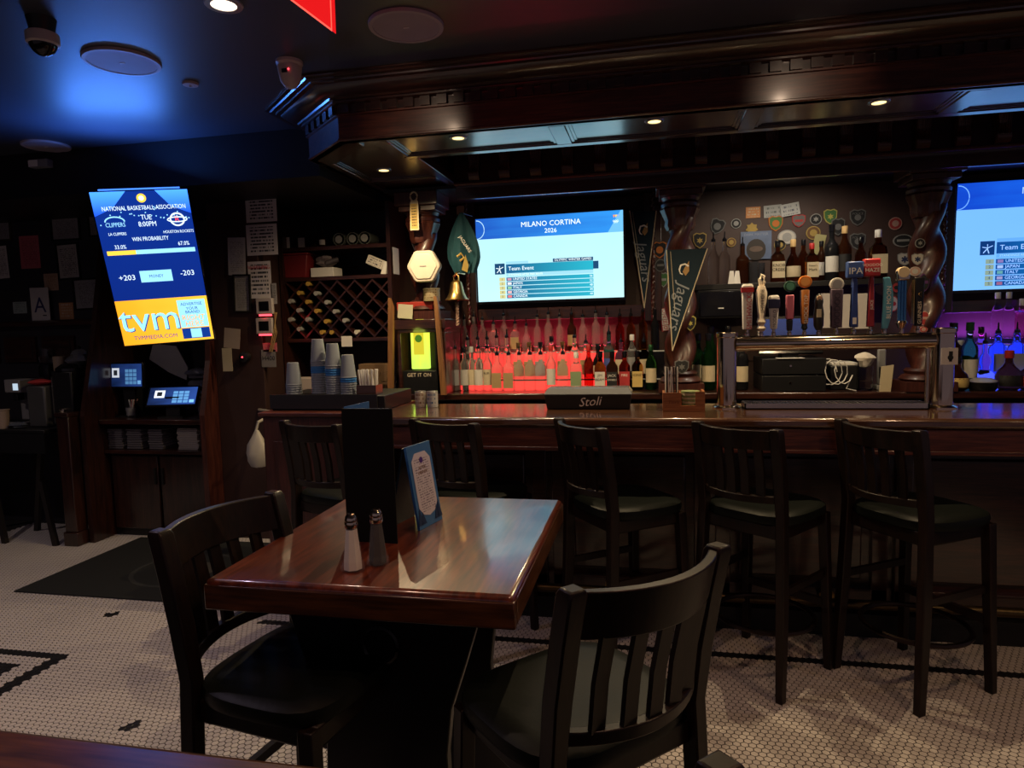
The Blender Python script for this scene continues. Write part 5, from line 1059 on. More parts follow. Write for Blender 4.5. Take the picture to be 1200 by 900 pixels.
BD = [(840.5, 265.5, 17, 19, 'shield', 'black', 'grey', 'black shield badge with grey outline tilted beside the pennant', 'disc', .35), (862.5, 262, 12, 12, 'round', 'black', 'lightgrey', 'small black round badge with grey rim', 'disc', 0), (857, 284, 11, 11, 'round', 'brown', 'gold', 'small round brown and gold badge above the shelf', 'disc', 0), (881, 268, 15, 15, 'star', 'gold', 'gold', 'gold sheriff star badge over the face poster', 'disc', 0),
 (820, 282, 16, 19, 'shield', 'black', 'gold', 'black shield badge with gold star above the hanging pennant', 'star', 0), (909, 262, 17, 19, 'shield', 'green', 'orange', 'green and orange shield badge under the licence plates', 'disc', 0), (936, 259, 16, 16, 'shield', 'grey', 'red', 'grey shield badge with red border', 'bar', 0), (956, 257, 14, 14, 'round', 'black', 'lightgrey', 'round black badge with pale emblem beside the green shield', 'star', 0), (973, 254, 16, 19, 'shield', 'green', 'yellow', 'dark green shield badge with yellow star', 'star', 0),
 (982, 266, 16, 22, 'shield', 'black', 'grey', 'dark grey tall shield badge overlapping its neighbour', 'disc', 0), (1005, 255, 19, 21, 'shield', 'black', 'grey', 'black police shield badge, upper one of two', 'word', 0), (922, 278, 22, 18, 'round', 'white', 'lightgrey', 'white half hidden round badge behind the bottles', 'disc', 0), (953, 273, 17, 17, 'round', 'brown', 'gold', 'round brown badge with gold seal', 'disc', 0), (914, 287, 14, 14, 'round', 'black', 'gold', 'round black badge with dull gold edge behind the bourbon', 'disc', 0), (1005, 283, 19, 21, 'shield', 'black', 'grey', 'black police shield badge, lower one of two', 'word', 0)]
for x, y, w_, h_, kd, c1, c2, lb, mk, r in BD: badge(x, y, w_, h_, kd, c1, c2, lb, 5.055 if (x, y) not in ((982, 266),) else 5.045, mk, r)
for x, y, w_, h_, kd, c1, c2, lb, mk, Y in [(773, 293, 17, 20, 'shield', 'black', 'orange', 'orange bordered shield badge on the middle stile', 'disc', 4.929), (774, 311, 13, 15, 'round', 'black', 'grey', 'dark round badge with pale letter on the middle stile', 'bar', 4.929), (777.5, 328, 11, 18, 'shield', 'green', 'lightgrey', 'narrow grey green badge low beside the middle column', 'bar', 5.055), (809, 379, 13, 18, 'shield', 'black', 'yellow', 'black badge with yellow edge on the twisted shaft', 'star', 4.43), (799, 430, 17, 17, 'shield', 'black', 'grey', 'dark star badge at the foot of the middle column', 'star', 4.366),
   (1049, 262, 16, 16, 'round', 'red', 'pink', 'red round badge by the last column', 'disc', 5.055), (1058, 282, 24, 16, 'round', 'black', 'lightgrey', 'oval black badge with pale rim by the last column', 'bar', 5.055), (1078, 285, 12, 12, 'round', 'black', 'lightgrey', 'small round black badge by the last column', 'star', 4.41), (1094, 281, 21, 19, 'shield', 'grey', 'lightgrey', 'pale grey shield badge on the stile by the second television', 'disc', 4.929), (1060, 304, 17, 17, 'shield', 'white', 'lightgrey', 'white medic badge with dark star of six arms, larger one', 'cross', 5.055), (1075, 304, 14, 15, 'shield', 'white', 'lightgrey', 'white medic badge with dark star of six arms, smaller one', 'cross', 4.41), (1072, 318, 14, 12, 'round', 'pink', 'white', 'small pinkish round badge under the medic badges', 'disc', 4.41),
   (1047, 356, 11, 20, 'round', 'white', 'red', 'white oval badge with red ring behind the tap handles', 'disc', 5.055), (1084, 331, 11, 23, 'shield', 'black', 'purple', 'black badge with purple edge behind the stout tap', 'bar', 4.41), (1050, 337, 10, 14, 'round', 'red', 'black', 'dark red round badge behind the sky blue tap', 'disc', 5.055), (1083, 373, 12, 19, 'round', 'red', 'pink', 'red oval badge low behind the stout tap', 'bar', 4.41), (1082, 386, 10, 8, 'round', 'red', 'pink', 'small red round badge under the red oval', 'disc', 4.41)]:
    t = badge(x, y, w_, h_, kd, c1, c2, lb, Y, mk)
    if mk == 'cross':
        for c in t.children:
            if c.name.startswith('arm'): c.data.materials[0] = PC['navy']
def sheet(name, x0, x1, y0, y1, Y, m, label, cat='paper', tilt=0, th=.002, group=None, txt=None, tm=None, ts=None):
    p = at((x0 + x1) / 2, (y0 + y1) / 2, Y); a_, b_ = at(x0, y0, Y), at(x1, y1, Y); W_, H_ = (b_.x - a_.x) / 2, (a_.z - b_.z) / 2
    o = one(name, G().bx(-W_, W_, -th, 0, -H_, H_), m, label, cat, (p.x, Y, p.z), (0, tilt, 0), group)
    if txt: text(txt, o, 0, 0, ts or H_, tm or INK, -th - .001)
    return o
sheet('note_card', 874, 891, 243, 255, 5.055, printed('orange_note', (.5, .2, .06), (.5, .45, .3), 4), 'orange printed note above the sheriff star', 'note')
sheet('licence_plate', 895, 916, 241, 254, 5.055, printed('plate_print', (.33, .34, .33), (.10, .12, .12), 3), 'dull grey licence plate, level one of two', 'plate', -.05)
sheet('licence_plate', 915, 937, 239, 252, 5.045, printed('plate_print_b', (.42, .43, .42), (.12, .13, .16), 3), 'shiny grey licence plate, tilted one of two', 'plate', -.15)
sheet('paper_pennant', 953, 966, 275, 298, 5.05, mat('dull_yellow_paper', (.38, .35, .16), .7), 'dull yellow paper slip behind the shelf bottles', 'paper', .2)
po = sheet('face_poster', 868, 904, 272, 303, 5.05, mat('poster_sky', (.10, .14, .24), .5, var=.6, scale=9), 'blue sky poster with a dark oval figure behind the bottles', 'poster')
part('oval_print', G().prism(disc_pts(.065, .075), -.0035, -.0022), mat('poster_dark_oval', (.03, .022, .018), .6), po, (.0, 0, -.03)); part('pale_band', G().prism(disc_pts(.045, .02), -.0045, -.0036), mat('poster_skin_tone', (.12, .08, .06), .6, var=.4, scale=40), po, (0, 0, -.025)); text('DARK MATTER', po, 0, .075, .024, mat('poster_script', (.25, .28, .36), .6), -.0025)
for k, (x0, x1, y0, y1) in enumerate(((962, 982, 344, 384), (983, 1003, 345, 384), (1003, 1018, 344, 385))):
    sheet('white_paper_sheet', x0, x1, y0, y1, 4.60 - .004 * k, mat('plain_sheet', (.50, .46, .43), .7, var=.08), ('white paper sheet taped behind the dark figure tap', 'white paper sheet taped behind the plum tap', 'white paper sheet taped behind the red tap')[k])
sk = sheet('word_sticker', 774, 784, 361, 388, 5.05, mat('sticker_red', (.35, .04, .05), .6), 'narrow red sticker with white letter blocks on the column', 'sticker', -.12)
for k, c_ in enumerate('CAMO'):
    b = part('letter_block', G().bx(-.022, .022, -.0035, -.0021, -.018, .018), WHITE, sk, (0, 0, .06 - .04 * k)); text(c_, b, 0, 0, .036, INKR, -.0042)
# black cooler box on the wall below the shelf
q0, q1 = at(818, 337, 4.60), at(873, 372, 4.60)
fb = thing('wall_cabinet', 'black glossy box cabinet under the display shelf', 'cabinet', ((q0.x + q1.x) / 2, 4.60, q1.z))
W_ = (q1.x - q0.x) / 2; H_ = q0.z - q1.z
part('body', G().bx(-W_, W_, .01, .44, 0, min(H_, SHZ - .037 - q1.z)), BLACK, fb, bevel=.004); part('door', G().bx(-W_ + .012, W_ - .012, 0, .0095, .012, min(H_, SHZ - .037 - q1.z) - .012), BLACKG, fb, bevel=.003); part('door_sticker', G().bx(-.02, .015, -.001, -.0002, .06, .068), WHITE, fb)
# cash register with touch screen, cables and napkins on the back counter
ry = 4.42
r0, r1 = at(893, 460, ry), at(968, 460, ry)
cr = thing('cash_register', 'black two drawer cash register with tilted blue touch screen', 'cash register', ((r0.x + r1.x) / 2, ry, CZ)); W_ = (r1.x - r0.x) / 2
for k in range(2):
    d = part('drawer', G().bx(-W_, W_, 0, .38, .002 + k * .105, .10 + k * .105), BLACK, cr, bevel=.004); part('drawer_lock', G().lathe([(.0001, 0), (.007, 0), (.007, .004), (.0001, .004)], 12), CHROME, d, (-.02, -.001, .055 + k * .105), (PI / 2, 0, 0))
RS = Matrix.Translation((0, .10, .235)) @ Matrix.Rotation(math.radians(-22), 4, 'X')
part('screen_stand', G().bx(-.05, .05, .12, .24, .206, .30), BLACK, cr)
sbz = part('screen_bezel', G().bx(-.19, .19, 0, .022, 0, .25, R=RS), BLACKG, cr); part('screen', G().bx(-.17, .17, -.002, -.0003, .022, .232, R=RS), glow_grad('till_screen', (.01, .02, .09), (.03, .06, .22), .6, 'Z', 4), sbz); part('paper_slip', G().bx(-.1, .06, -.01, .06, .2065, .209), WHITE, cr)
def cable(pts, label):
    one('cable', G().tube(pts, .0035, 6), WHITE, label, 'cable', (0, 0, 0))
cx0 = at(985, 440, 4.42).x
loop = [(cx0 - .09 + .0 * k + .11 * k / 30 + .075 * math.cos(k * .62) * (1 - k / 60), 4.44 - .002 * k, CZ + .12 + .085 * math.sin(k * .62) * (1 - .2 * k / 30)) for k in range(31)]
cable(loop + [(cx0 + .03, 4.40, CZ + .02), (cx0 + .09, 4.42, CZ + .004)], 'tangled white cable hanging beside the cash register')
pb = thing('card_printer', 'small black printer box with white top beside the register', 'printer', (at(991, 455, 4.5).x, 4.52, CZ)); part('case', G().bx(-.085, .085, 0, .2, 0, .15), BLACK, pb, bevel=.006); part('white_lid', G().bx(-.075, .075, .005, .19, .1505, .17), WHITE, pb, bevel=.004)
def crumple(r, n=10, seed=1, sx=1, sy=1, sz=1):
    rnd = random.Random(seed); return G().lathe([(max(.002, r * math.sin(PI * (k + .02) / n) * rnd.uniform(.75, 1.2)), r * (1 - math.cos(PI * k / n)) * sz) for k in range(n + 1)], 12, sx=sx, sy=sy, twist=lambda r_, a, z: r_ * (1 + .22 * math.sin(3 * a + z * 60) + .12 * math.sin(7 * a - z * 90)))
np_ = at(1013, 455, 4.50)
nh = thing('napkin_cup', 'clear glass stuffed with crumpled white napkins', 'napkins', (np_.x, 4.50, CZ)); part('glass', G().lathe([(.04, 0), (.045, .004), (.048, .15), (.046, .15), (.04, .008), (.0001, .008)], 18), CLEAR, nh); part('napkins', crumple(.05, 10, 4), mat('napkin_white', (.6, .55, .48), .9), nh, (0, 0, .135))
ph = thing('phone_handset', 'grey phone handset standing beside the napkin glass', 'phone', (at(1033, 455, 4.52).x, 4.52, CZ)); part('cradle', G().bx(-.035, .035, -.03, .05, 0, .03), GREY, ph, bevel=.006); part('handset', G().bx(-.024, .024, 0, .025, .03, .25), GREY, ph, bevel=.008); part('keypad', G().bx(-.016, .016, -.0015, 0, .07, .14), BLACK, ph)
one('paper_bag', G().add([(-.03, -.01, 0), (.03, -.01, 0), (.03, .01, 0), (-.03, .01, 0), (-.022, -.004, .15), (.045, -.004, .16), (.045, .004, .16), (-.022, .004, .15)], [(0, 3, 2, 1), (4, 5, 6, 7), (0, 1, 5, 4), (1, 2, 6, 5), (2, 3, 7, 6), (3, 0, 4, 7)]), mat('kraft_cream', (.5, .42, .28), .8), 'small cream paper bag standing by the twisted column foot', 'bag', (at(1037, 455, 4.42).x, 4.42, CZ))
# ================================================================ wine cabinet beside the back bar
rx0, rx1 = -2.67, -1.80
RY0, RY1 = 4.56, 5.04
wc = thing('wine_cabinet', 'dark open cabinet with two shelves above a diamond wine rack', 'cabinet', (0, 0, 0))
zs1, zs2, zr0 = at(400, 287, RY0).z, at(400, 323, RY0).z, at(400, 396, RY0).z
part('side_panel', G().bx(rx0, rx0 + .03, RY0, RY1, 0, 2.39), WDZ, wc); part('side_panel', G().bx(rx1 - .03, rx1, RY0, RY1, 0, 2.39), WDZ, wc); part('back_panel', G().bx(rx0 + .03, rx1 - .03, RY1 - .02, RY1, 0, 2.39), BLACK, wc)
for z in (zs1, zs2, zr0): part('shelf_board', G().bx(rx0 + .03, rx1 - .03, RY0 + .01, RY1 - .02, z - .028, z), WD, wc, bevel=.003)
part('counter_board', G().bx(rx0 + .03, rx1 - .03, RY0 - .12, RY1 - .02, 1.0, CZ), WD, wc); part('base_front', G().bx(rx0 + .03, rx1 - .03, RY0 - .08, RY0 - .05, 0, 1.0), BLACK, wc)
# diamond lattice
xl, xr_, zb, zt_ = rx0 + .03, rx1 - .03, zr0, zs2 - .028
def clip(x0, z0, x1, z1):
    pts = []
    for k in range(201):
        u = k / 200; x, z = x0 + (x1 - x0) * u, z0 + (z1 - z0) * u
        if xl <= x <= xr_ and zb <= z <= zt_: pts.append((x, z))
    return (pts[0], pts[-1]) if len(pts) > 3 else None
stp = .135; span = zt_ - zb
for sgn in (-1, 1):
    for k in range(-5, 14):
        x0 = xl + k * stp * 1.0; c = clip(x0, zb if sgn > 0 else zt_, x0 + span, zt_ if sgn > 0 else zb)
        if c:
            (ax_, az), (bx_, bz) = c; d = Vector((bx_ - ax_, bz - az)).normalized(); n_ = Vector((-d.y, d.x)) * .006
            part('lattice_slat', G().prism([(ax_ + n_.x, az + n_.y), (bx_ + n_.x, bz + n_.y), (bx_ - n_.x, bz - n_.y), (ax_ - n_.x, az - n_.y)], RY0 + .02 + (.004 if sgn > 0 else 0), RY0 + .36 + (.004 if sgn > 0 else 0)), WD, wc)
WB = [(440, 530, 1), (398, 573, 1), (477, 575, 0), (357, 612, 0), (437, 615, 1), (527, 617, 0), (395, 655, 0), (480, 658, 1), (566, 660, 0), (357, 698, 0), (437, 698, 0), (525, 707, 1), (612, 702, 0), (398, 743, 0), (505, 758, 1), (550, 758, 1), (667, 757, 2)]
foils = [mat('foil_silver', (.45, .45, .43), .4, .3), mat('foil_gold', (.6, .38, .08), .4, .3), mat('foil_white', (.6, .58, .5), .5)]
fn = ['silver', 'gold', 'white']
fme = [G().lathe([(.0145, .24), (.0165, .25), (.0165, .318), (.0001, .318)], 12).mesh('foil', m) for m in foils]
wbm = G().lathe(SHAPES['wine']['p'], 14).mesh('bottle_body', DKGREEN)
for u, v, k in WB:
    p = at(250 + u / 4, 200 + v / 4, RY0 + .0)
    o = link('wine_bottle', wbm, None, (p.x, RY0 + .325, p.z), (PI / 2, 0, 0)); tag(o, 'dark wine bottle with %s foil neck lying in the diamond rack' % fn[k], 'bottle', 'wine bottles in the diamond rack'); link('foil', fme[k], o)
# things on its shelves (upper)
def onshelf(x, y, z): return Vector((at(x, 300, y).x, y, z))
for x, lb in ((398, 'glass beer mug lying on its side, one of three'), (414, 'glass beer mug lying on its side, one of three'), (428, 'glass beer mug lying on its side, one of three')):
    t = thing('beer_mug', lb, 'mug', onshelf(x, 4.62, zs1 + .048), 0, 'beer mugs on the wine cabinet', rot=(PI / 2, 0, 0))
    part('mug_wall', G().lathe([(.046, -.16), (.047, -.155), (.047, 0), (.042, 0), (.041, -.145), (.0001, -.145)], 20), gl('mugglass', (.5, .55, .5), .1, .75), t); part('crest_print', G().lathe([(.0001, -.142), (.028, -.142), (.028, -.1415), (.0001, -.1415)], 14), PC['lightgrey'], t, (0, 0, .142 + .002), label=None)
one('price_card', G().bx(-.022, .022, 0, .003, 0, .085), WHITE, 'small white card standing on the top cabinet shelf', 'card', onshelf(337, 4.63, zs1))
t = thing('picture_stand', 'small dark framed picture on the top cabinet shelf', 'picture', onshelf(354, 4.66, zs1)); part('frame', G().bx(-.035, .035, 0, .01, 0, .09), BLACK, t); part('print', G().bx(-.026, .026, -.001, -.0002, .01, .08), PAPERG, t)
bottle(onshelf(379, 4.66, zs1), 'round', BROWN, LB['white'], 'black', 'small brown bottle with white tag on the top cabinet shelf', None, .62)
one('brass_trinket', G().lathe([(.02, 0), (.03, .006), (.012, .02), (.0001, .03)], 14), BRASS, 'tiny shiny brass ornament on the top cabinet shelf', 'ornament', onshelf(369, 4.62, zs1))
# lower shelf
t = thing('storage_bin', 'dark red plastic bin on the second cabinet shelf', 'bin', onshelf(350, 4.64, zs2)); part('bin_wall', G().add([(-.095, -.05, 0), (.075, -.05, 0), (.075, .1, 0), (-.095, .1, 0), (-.10, -.06, .165), (.10, -.06, .165), (.10, .11, .165), (-.10, .11, .165)], [(0, 3, 2, 1), (4, 5, 6, 7), (0, 1, 5, 4), (1, 2, 6, 5), (2, 3, 7, 6), (3, 0, 4, 7)]), mat('red_bin', (.16, .015, .018), .4), t, bevel=.006); part('rim', G().bx(-.108, .108, -.066, .116, .165, .18), mat('red_bin'), t, bevel=.004)
t = thing('white_carton', 'low white carton heaped with small supplies on the cabinet shelf', 'box', onshelf(377, 4.62, zs2)); part('carton', G().bx(-.095, .085, 0, .15, 0, .07), WHITE, t, bevel=.003)
part('supplies', crumple(.055, 8, 9, sx=1.3, sz=.9), mat('mixed_supplies', (.16, .13, .14), .7, var=.6, scale=50), t, (0, .06, .07)); part('supply_roll', G().cyl((.02, .02, .10), (.10, .06, .13), .02, n=12), mat('dark_print_roll', (.05, .04, .05), .6), t)
one('printed_packet', G().bx(-.065, .065, 0, .05, 0, .065), printed('packet_print', (.62, .58, .52), (.05, .04, .04), 4), 'white printed packet leaning on its corner on the cabinet shelf', 'packet', onshelf(437, 4.62, zs2 + .062), (0, .42, 0))
t = thing('upright_booklet', 'white booklet standing upright at the end of the cabinet shelf', 'booklet', onshelf(457, 4.60, zs2)); part('cover', G().bx(-.022, .022, 0, .12, 0, .19), WHITE, t, bevel=.002); part('pages', G().bx(-.017, .017, -.002, .11, .004, .186), PAPERG, t)
one('support_wedge', G().prism([(-.02, 0), (.02, 0), (.035, .09), (.012, .09)], 0, .04), WHITE, 'thin white folded slip beside the upright booklet', 'paper', onshelf(448, 4.60, zs2))
sheet('taped_slip', 466, 484, 357, 373, 4.352, mat('cream_slip', (.5, .47, .36), .7), 'cream slip taped to the niche pedestal edge', 'paper', .1)
sheet('taped_slip', 400, 413, 394, 406, RY0 + .008, WHITE, 'white slip hanging under the wine rack', 'paper')
# items on the cabinet counter
one('paper_packet', G().bx(-.09, .09, 0, .12, 0, .11), mat('grey_packet', (.42, .36, .32), .8), 'grey paper packet behind the shortest cup stack', 'packet', onshelf(350, 4.50, CZ), bevel=.006)
one('cardboard_box', G().bx(-.17, .17, 0, .22, 0, .20), mat('cardboard', (.17, .10, .05), .85), 'brown cardboard box on the counter behind the straws', 'box', onshelf(440, 4.58, CZ), bevel=.004)
for k in range(5): one('stem_glass', G().lathe([(.03, 0), (.03, .002), (.004, .008), (.004, .06), (.022, .08), (.032, .12), (.028, .15), (.026, .15), (.03, .12), (.02, .082), (.0001, .075)], 14), CLEAR, 'clear stem glass standing under the wine rack', 'glass', onshelf(408 + k * 12, 4.50, CZ + .0), group='stem glasses under the wine rack')
# ================================================================ partition notices
PY = 4.298
sheet('wall_notice', 287, 325, 227, 259, PY, PAPERB, 'large white notice, topmost on the partition', 'notice')
sheet('wall_notice', 288, 326, 264, 298, PY, PAPERB, 'white boxed notice, second from the top on the partition', 'notice')
o = sheet('wall_notice', 290, 319, 307, 349, PY, PAPERB, 'white warning notice with red heading on the partition', 'notice'); text('WARNING', o, 0, .085, .035, INKR, -.003)
sheet('hanging_sheet', 266, 289, 279, 322, PY - .01, PAPERG, 'grey curled sheet pinned at the partition edge', 'paper', .04)
def frame(x0, x1, y0, y1, Y, m, label, tilt=0, fm=None, th=.015):
    a_, b_ = at(x0, y0, Y), at(x1, y1, Y); W_, H_ = (b_.x - a_.x) / 2, (a_.z - b_.z) / 2
    t = thing('framed_document', label, 'framed document', ((a_.x + b_.x) / 2, Y, (a_.z + b_.z) / 2), rot=(0, tilt, 0)); f = .012
    part('frame', G().bx(-W_, W_, -th, 0, H_ - f, H_).bx(-W_, W_, -th, 0, -H_, -H_ + f).bx(-W_, -W_ + f, -th, 0, -H_ + f, H_ - f).bx(W_ - f, W_, -th, 0, -H_ + f, H_ - f), fm or mat('frame_gloss_black', (.02, .018, .018), .2, .3), t)
    part('document', G().bx(-W_ + f, W_ - f, -.006, 0, -H_ + f, H_ - f), m, t); part('glass_pane', G().bx(-W_ + f, W_ - f, -.009, -.0075, -H_ + f, H_ - f), GLASSF, t); return t
frame(273, 296, 322, 366, PY, PAPERG, 'black framed document under the curled sheet on the partition', .03)
sheet('code_strip', 317, 325, 332, 356, PY, printed('code_strip_print', (.3, .28, .29), (.03, .03, .03), 16), 'narrow dark printed strip beside the warning notice', 'paper')
for k, (y0, y1, lb) in enumerate(((350, 368, 'upper'), (373, 391, 'lower'))):
    a_, b_ = at(302, y0, PY), at(322, y1, PY); W_, H_ = (b_.x - a_.x) / 2, (a_.z - b_.z) / 2
    t = thing('wall_reader', '%s grey wall reader box with red glow under it' % lb, 'reader box', ((a_.x + b_.x) / 2, PY, (a_.z + b_.z) / 2), 0, 'wall readers on the partition')
    part('case', G().bx(-W_, W_, -.03, 0, -H_, H_), mat('reader_grey', (.38, .33, .32), .5), t, bevel=.005); part('dark_screen', G().bx(-W_ * .6, W_ * .6, -.0315, -.0302, -H_ * .6, H_ * .6), BLACKG, t); part('red_led', G().bx(-W_ * .7, W_ * .7, -.026, -.006, -H_ - .012, -H_), glow('red_led', (1, .05, .07), 4), t)
    lamp('reader_lamp', 'POINT', ((a_.x + b_.x) / 2, PY - .03, b_.z - .025), .04, (1, .05, .06), .02)
sheet('lower_notice', 308, 325, 402, 412, PY, PINKP, 'pinkish note under the lower reader', 'note')
o = sheet('name_plate', 306, 324, 410, 430, PY, mat('plate_grey', (.18, .17, .17), .5), 'grey plate with bold letters low on the partition', 'plate', txt='H400', ts=.045)
for k in range(3): one('wall_cable', G().tube([(at(322 + k * 1.6, 366, PY).x, PY - .012, at(322, 366, PY).z), (at(326 - k * 2, 390, PY).x, PY - .02, at(322, 390, PY).z), (at(320 - k * 1.5, 412, PY).x, PY - .012, at(322, 412, PY).z)], .004, 6), mat('tan_cable', (.32, .2, .08), .6), 'tan cable hanging beside the wall readers', 'cable', group='cables by the readers')
sheet('pinned_note', 262, 282, 385, 408, 4.225, mat('kraft_note', (.33, .26, .22), .8), 'torn kraft note pinned on the station side board', 'note', .12)
sheet('pinned_note', 260, 273, 408, 435, 4.215, mat('cream_note', (.42, .36, .25), .8), 'plain cream note under the torn kraft note', 'note')
q = at(290, 418, PY); t = thing('wall_device', 'small black device with red light on the partition', 'device', (q.x, PY, q.z)); part('case', G().lathe([(.03, 0), (.04, .02), (.035, .05), (.01, .06)], 14), BLACK, t, (0, 0, 0), (PI / 2, 0, 0)); part('indicator', G().lathe([(.0001, 0), (.006, 0), (.006, .003)], 8), glow('red_led'), t, (0, -.062, 0), (PI / 2, 0, 0))
# white carrier bag hanging at the bar end
q = at(302, 522, 3.95); hb = thing('carrier_bag', 'white plastic carrier bag hanging at the partition', 'bag', (q.x, 3.95, at(302, 548, 3.95).z)); part('bag', G().lathe([(.02, 0), (.055, .01), (.075, .05), (.078, .10), (.064, .155), (.04, .20), (.02, .235), (.012, .25)], 24, sy=.7, twist=lambda r, a, z: r * (1 + .07 * math.sin(3 * a + z * 20) + .05 * math.sin(7 * a - z * 35))), mat('white_film', (.42, .39, .33), .45), hb); part('handle', G().tube([(-.02, 0, .2), (.0, .02, .30), (.03, .2, .34), (-.20, .352, .34)], .01, 6), mat('white_film'), hb)
# ================================================================ order station
os_ = thing('order_station', 'dark built in order station with counter, shelf and two doors', 'cabinet', (0, 0, 0)); sx0, sx1 = -3.955, -3.105; oz = .885
part('counter_board', G().bx(sx0, sx1, 4.17, 4.94, oz - .035, oz), WD, os_, bevel=.004); part('shelf_board', G().bx(sx0, sx1, 4.20, 4.90, .63, .655), WD, os_); part('carcass', G().bx(sx0, sx1, 4.26, 4.94, 0, .63), BLACK, os_); part('back_board', G().bx(sx0, sx1, 4.90, 4.94, .655, oz - .035), BLACK, os_)
for k in range(2):
    x0 = sx0 + .02 + k * .41; d = part('door', G().bx(x0, x0 + .39, 4.235, 4.258, .06, .61), WDZ, os_, bevel=.004); part('handle', G().bx(x0 + (.36 if k == 0 else .015), x0 + (.375 if k == 0 else .03), 4.222, 4.235, .40, .52), BLACK, d)
for k, (x, lb) in enumerate(((136, 'stack of grey folded linens nearest the station post'), (158, 'stack of grey folded linens, second from the station post'), (183, 'stack of grey folded linens between the second and the plates'))):
    p = at(x, 515, 4.25); t = thing('linen_stack', lb, 'linens', (p.x, 4.24, .6555))
    for q_ in range(9): part('folded_linen', G().bx(-.062 + random.uniform(-.006, .006), .062 + random.uniform(-.006, .006), 0, .2, q_ * .017, q_ * .017 + .0155), mat('grey_linen', (.10, .09, .10), .9), t, bevel=.005)
p = at(221, 515, 4.25)
for q_ in range(14): one('takeout_lid', G().bx(-.082, .082, 0, .17, 0, .0105), mat('pale_lid', (.30, .27, .25), .6), 'pale takeout lid in the stack beside the linens', 'lid', (p.x + random.uniform(-.008, .008), 4.24, .656 + q_ * .0115), group='takeout lids on the station shelf', bevel=.003)
# touch terminals
def terminal(x0, x1, y0, y1, Y, tilt, yaw, label, s):
    a_, b_ = at(x0, y0, Y), at(x1, y1, Y); W_, H_ = (b_.x - a_.x) / 2, (a_.z - b_.z)
    t = thing('touch_terminal', label, 'touch screen', ((a_.x + b_.x) / 2, Y, oz), yaw); zb = b_.z - oz
    R = Matrix.Translation((0, 0, zb)) @ Matrix.Rotation(tilt, 4, 'X')
    part('housing', G().bx(-W_, W_, 0, .025, 0, H_, R=R), BLACKG, t, bevel=.004); sc_ = part('screen', G().bx(-W_ + .012, W_ - .012, -.0022, -.0004, .014, H_ - .012, R=R), glow_grad('terminal_screen_%g' % s, (.004, .012, .05), (.02, .06, .26), s, 'X', 2), t)
    part('logo_tile', G().bx(-W_ * .72, -W_ * .32, -.0042, -.0024, H_ * .42, H_ * .78, R=R), glow('terminal_white_%g' % s, (.75, .8, .9), s), sc_); g = G()
    part('logo_disc', G().bx(-W_ * .62, -W_ * .42, -.0055, -.0043, H_ * .50, H_ * .70, R=R), glow('terminal_dark', (.05, .06, .08), .3), sc_)
    for r in range(4):
        for c in range(3): part('key', G().bx(W_ * (.02 + .22 * c), W_ * (.20 + .22 * c), -.0042, -.0024, H_ * (.16 + .15 * r), H_ * (.28 + .15 * r), R=R), glow('terminal_key_%g' % s, (.10, .28, .55), s), sc_)
    part('enter_key', G().bx(W_ * .70, W_ * .88, -.0042, -.0024, H_ * .16, H_ * .30, R=R), glow('terminal_enter_%g' % s, (.2, .5, .9), s), sc_)
    part('stand', G().bx(-.05, .05, .03, .12, .012, max(.05, zb + H_ * .4)), BLACK, t); part('base', G().bx(-.09, .09, -.02, .14, 0, .012), BLACK, t); return t
terminal(124, 168, 425, 455, 4.32, math.radians(-4), .0, 'dark touch terminal with key grid standing at the back of the station', .8)
t = terminal(172, 226, 450, 476, 4.26, math.radians(-32), .22, 'bright tilted touch terminal at the front of the station', 1.5)
pc = thing('pen_cup', 'small cup crammed with pens between the two terminals', 'pen cup', (at(154, 488, 4.33).x, 4.33, oz)); part('cup', G().lathe([(.03, 0), (.034, .07), (.032, .07), (.028, .005), (.0001, .005)], 16), GREY, pc)
for k in range(7): part('pen', G().cyl((random.uniform(-.015, .015), random.uniform(-.015, .015), .01), (random.uniform(-.05, .05), random.uniform(-.03, .03), .13), .0045, n=6), [mat('pen_pink', (.4, .2, .2), .5), mat('pen_white', (.5, .5, .5), .4), BLACK][k % 3], pc)
q = at(197, 428, 4.6); one('paper_sheaf', G().prism([(-.16, .05), (-.10, .17), (.10, .15), (.17, -.02), (.14, -.12), (.0, -.06)], 0, .006), mat('grey_sheaf', (.36, .34, .34), .8), 'loose grey paper sheaf tilted behind the bright terminal', 'paper', (q.x, 4.6, q.z), (.15, 0, 0))
t = thing('clear_bag_stack', 'stack of grey plastic wrapped packs at the station wall', 'packs', (at(237, 488, 4.62).x, 4.62, oz)); 
for k in range(4): part('pack', crumple(.10, 8, 20 + k, sx=.9, sy=.8, sz=.45), mat('grey_film', (.16, .16, .20), .35), t, (0, 0, .085 * k))
one('paper_roll_box', G().bx(-.07, .07, 0, .12, 0, .11), mat('dull_white_box', (.3, .28, .28), .6), 'dull white box beside the plastic wrapped packs', 'box', (at(240, 488, 4.40).x, 4.42, oz), bevel=.004)
sheet('wall_sheet', 131, 162, 398, 410, 4.90, PAPERG, 'grey sheet pinned behind the display in the station', 'paper')
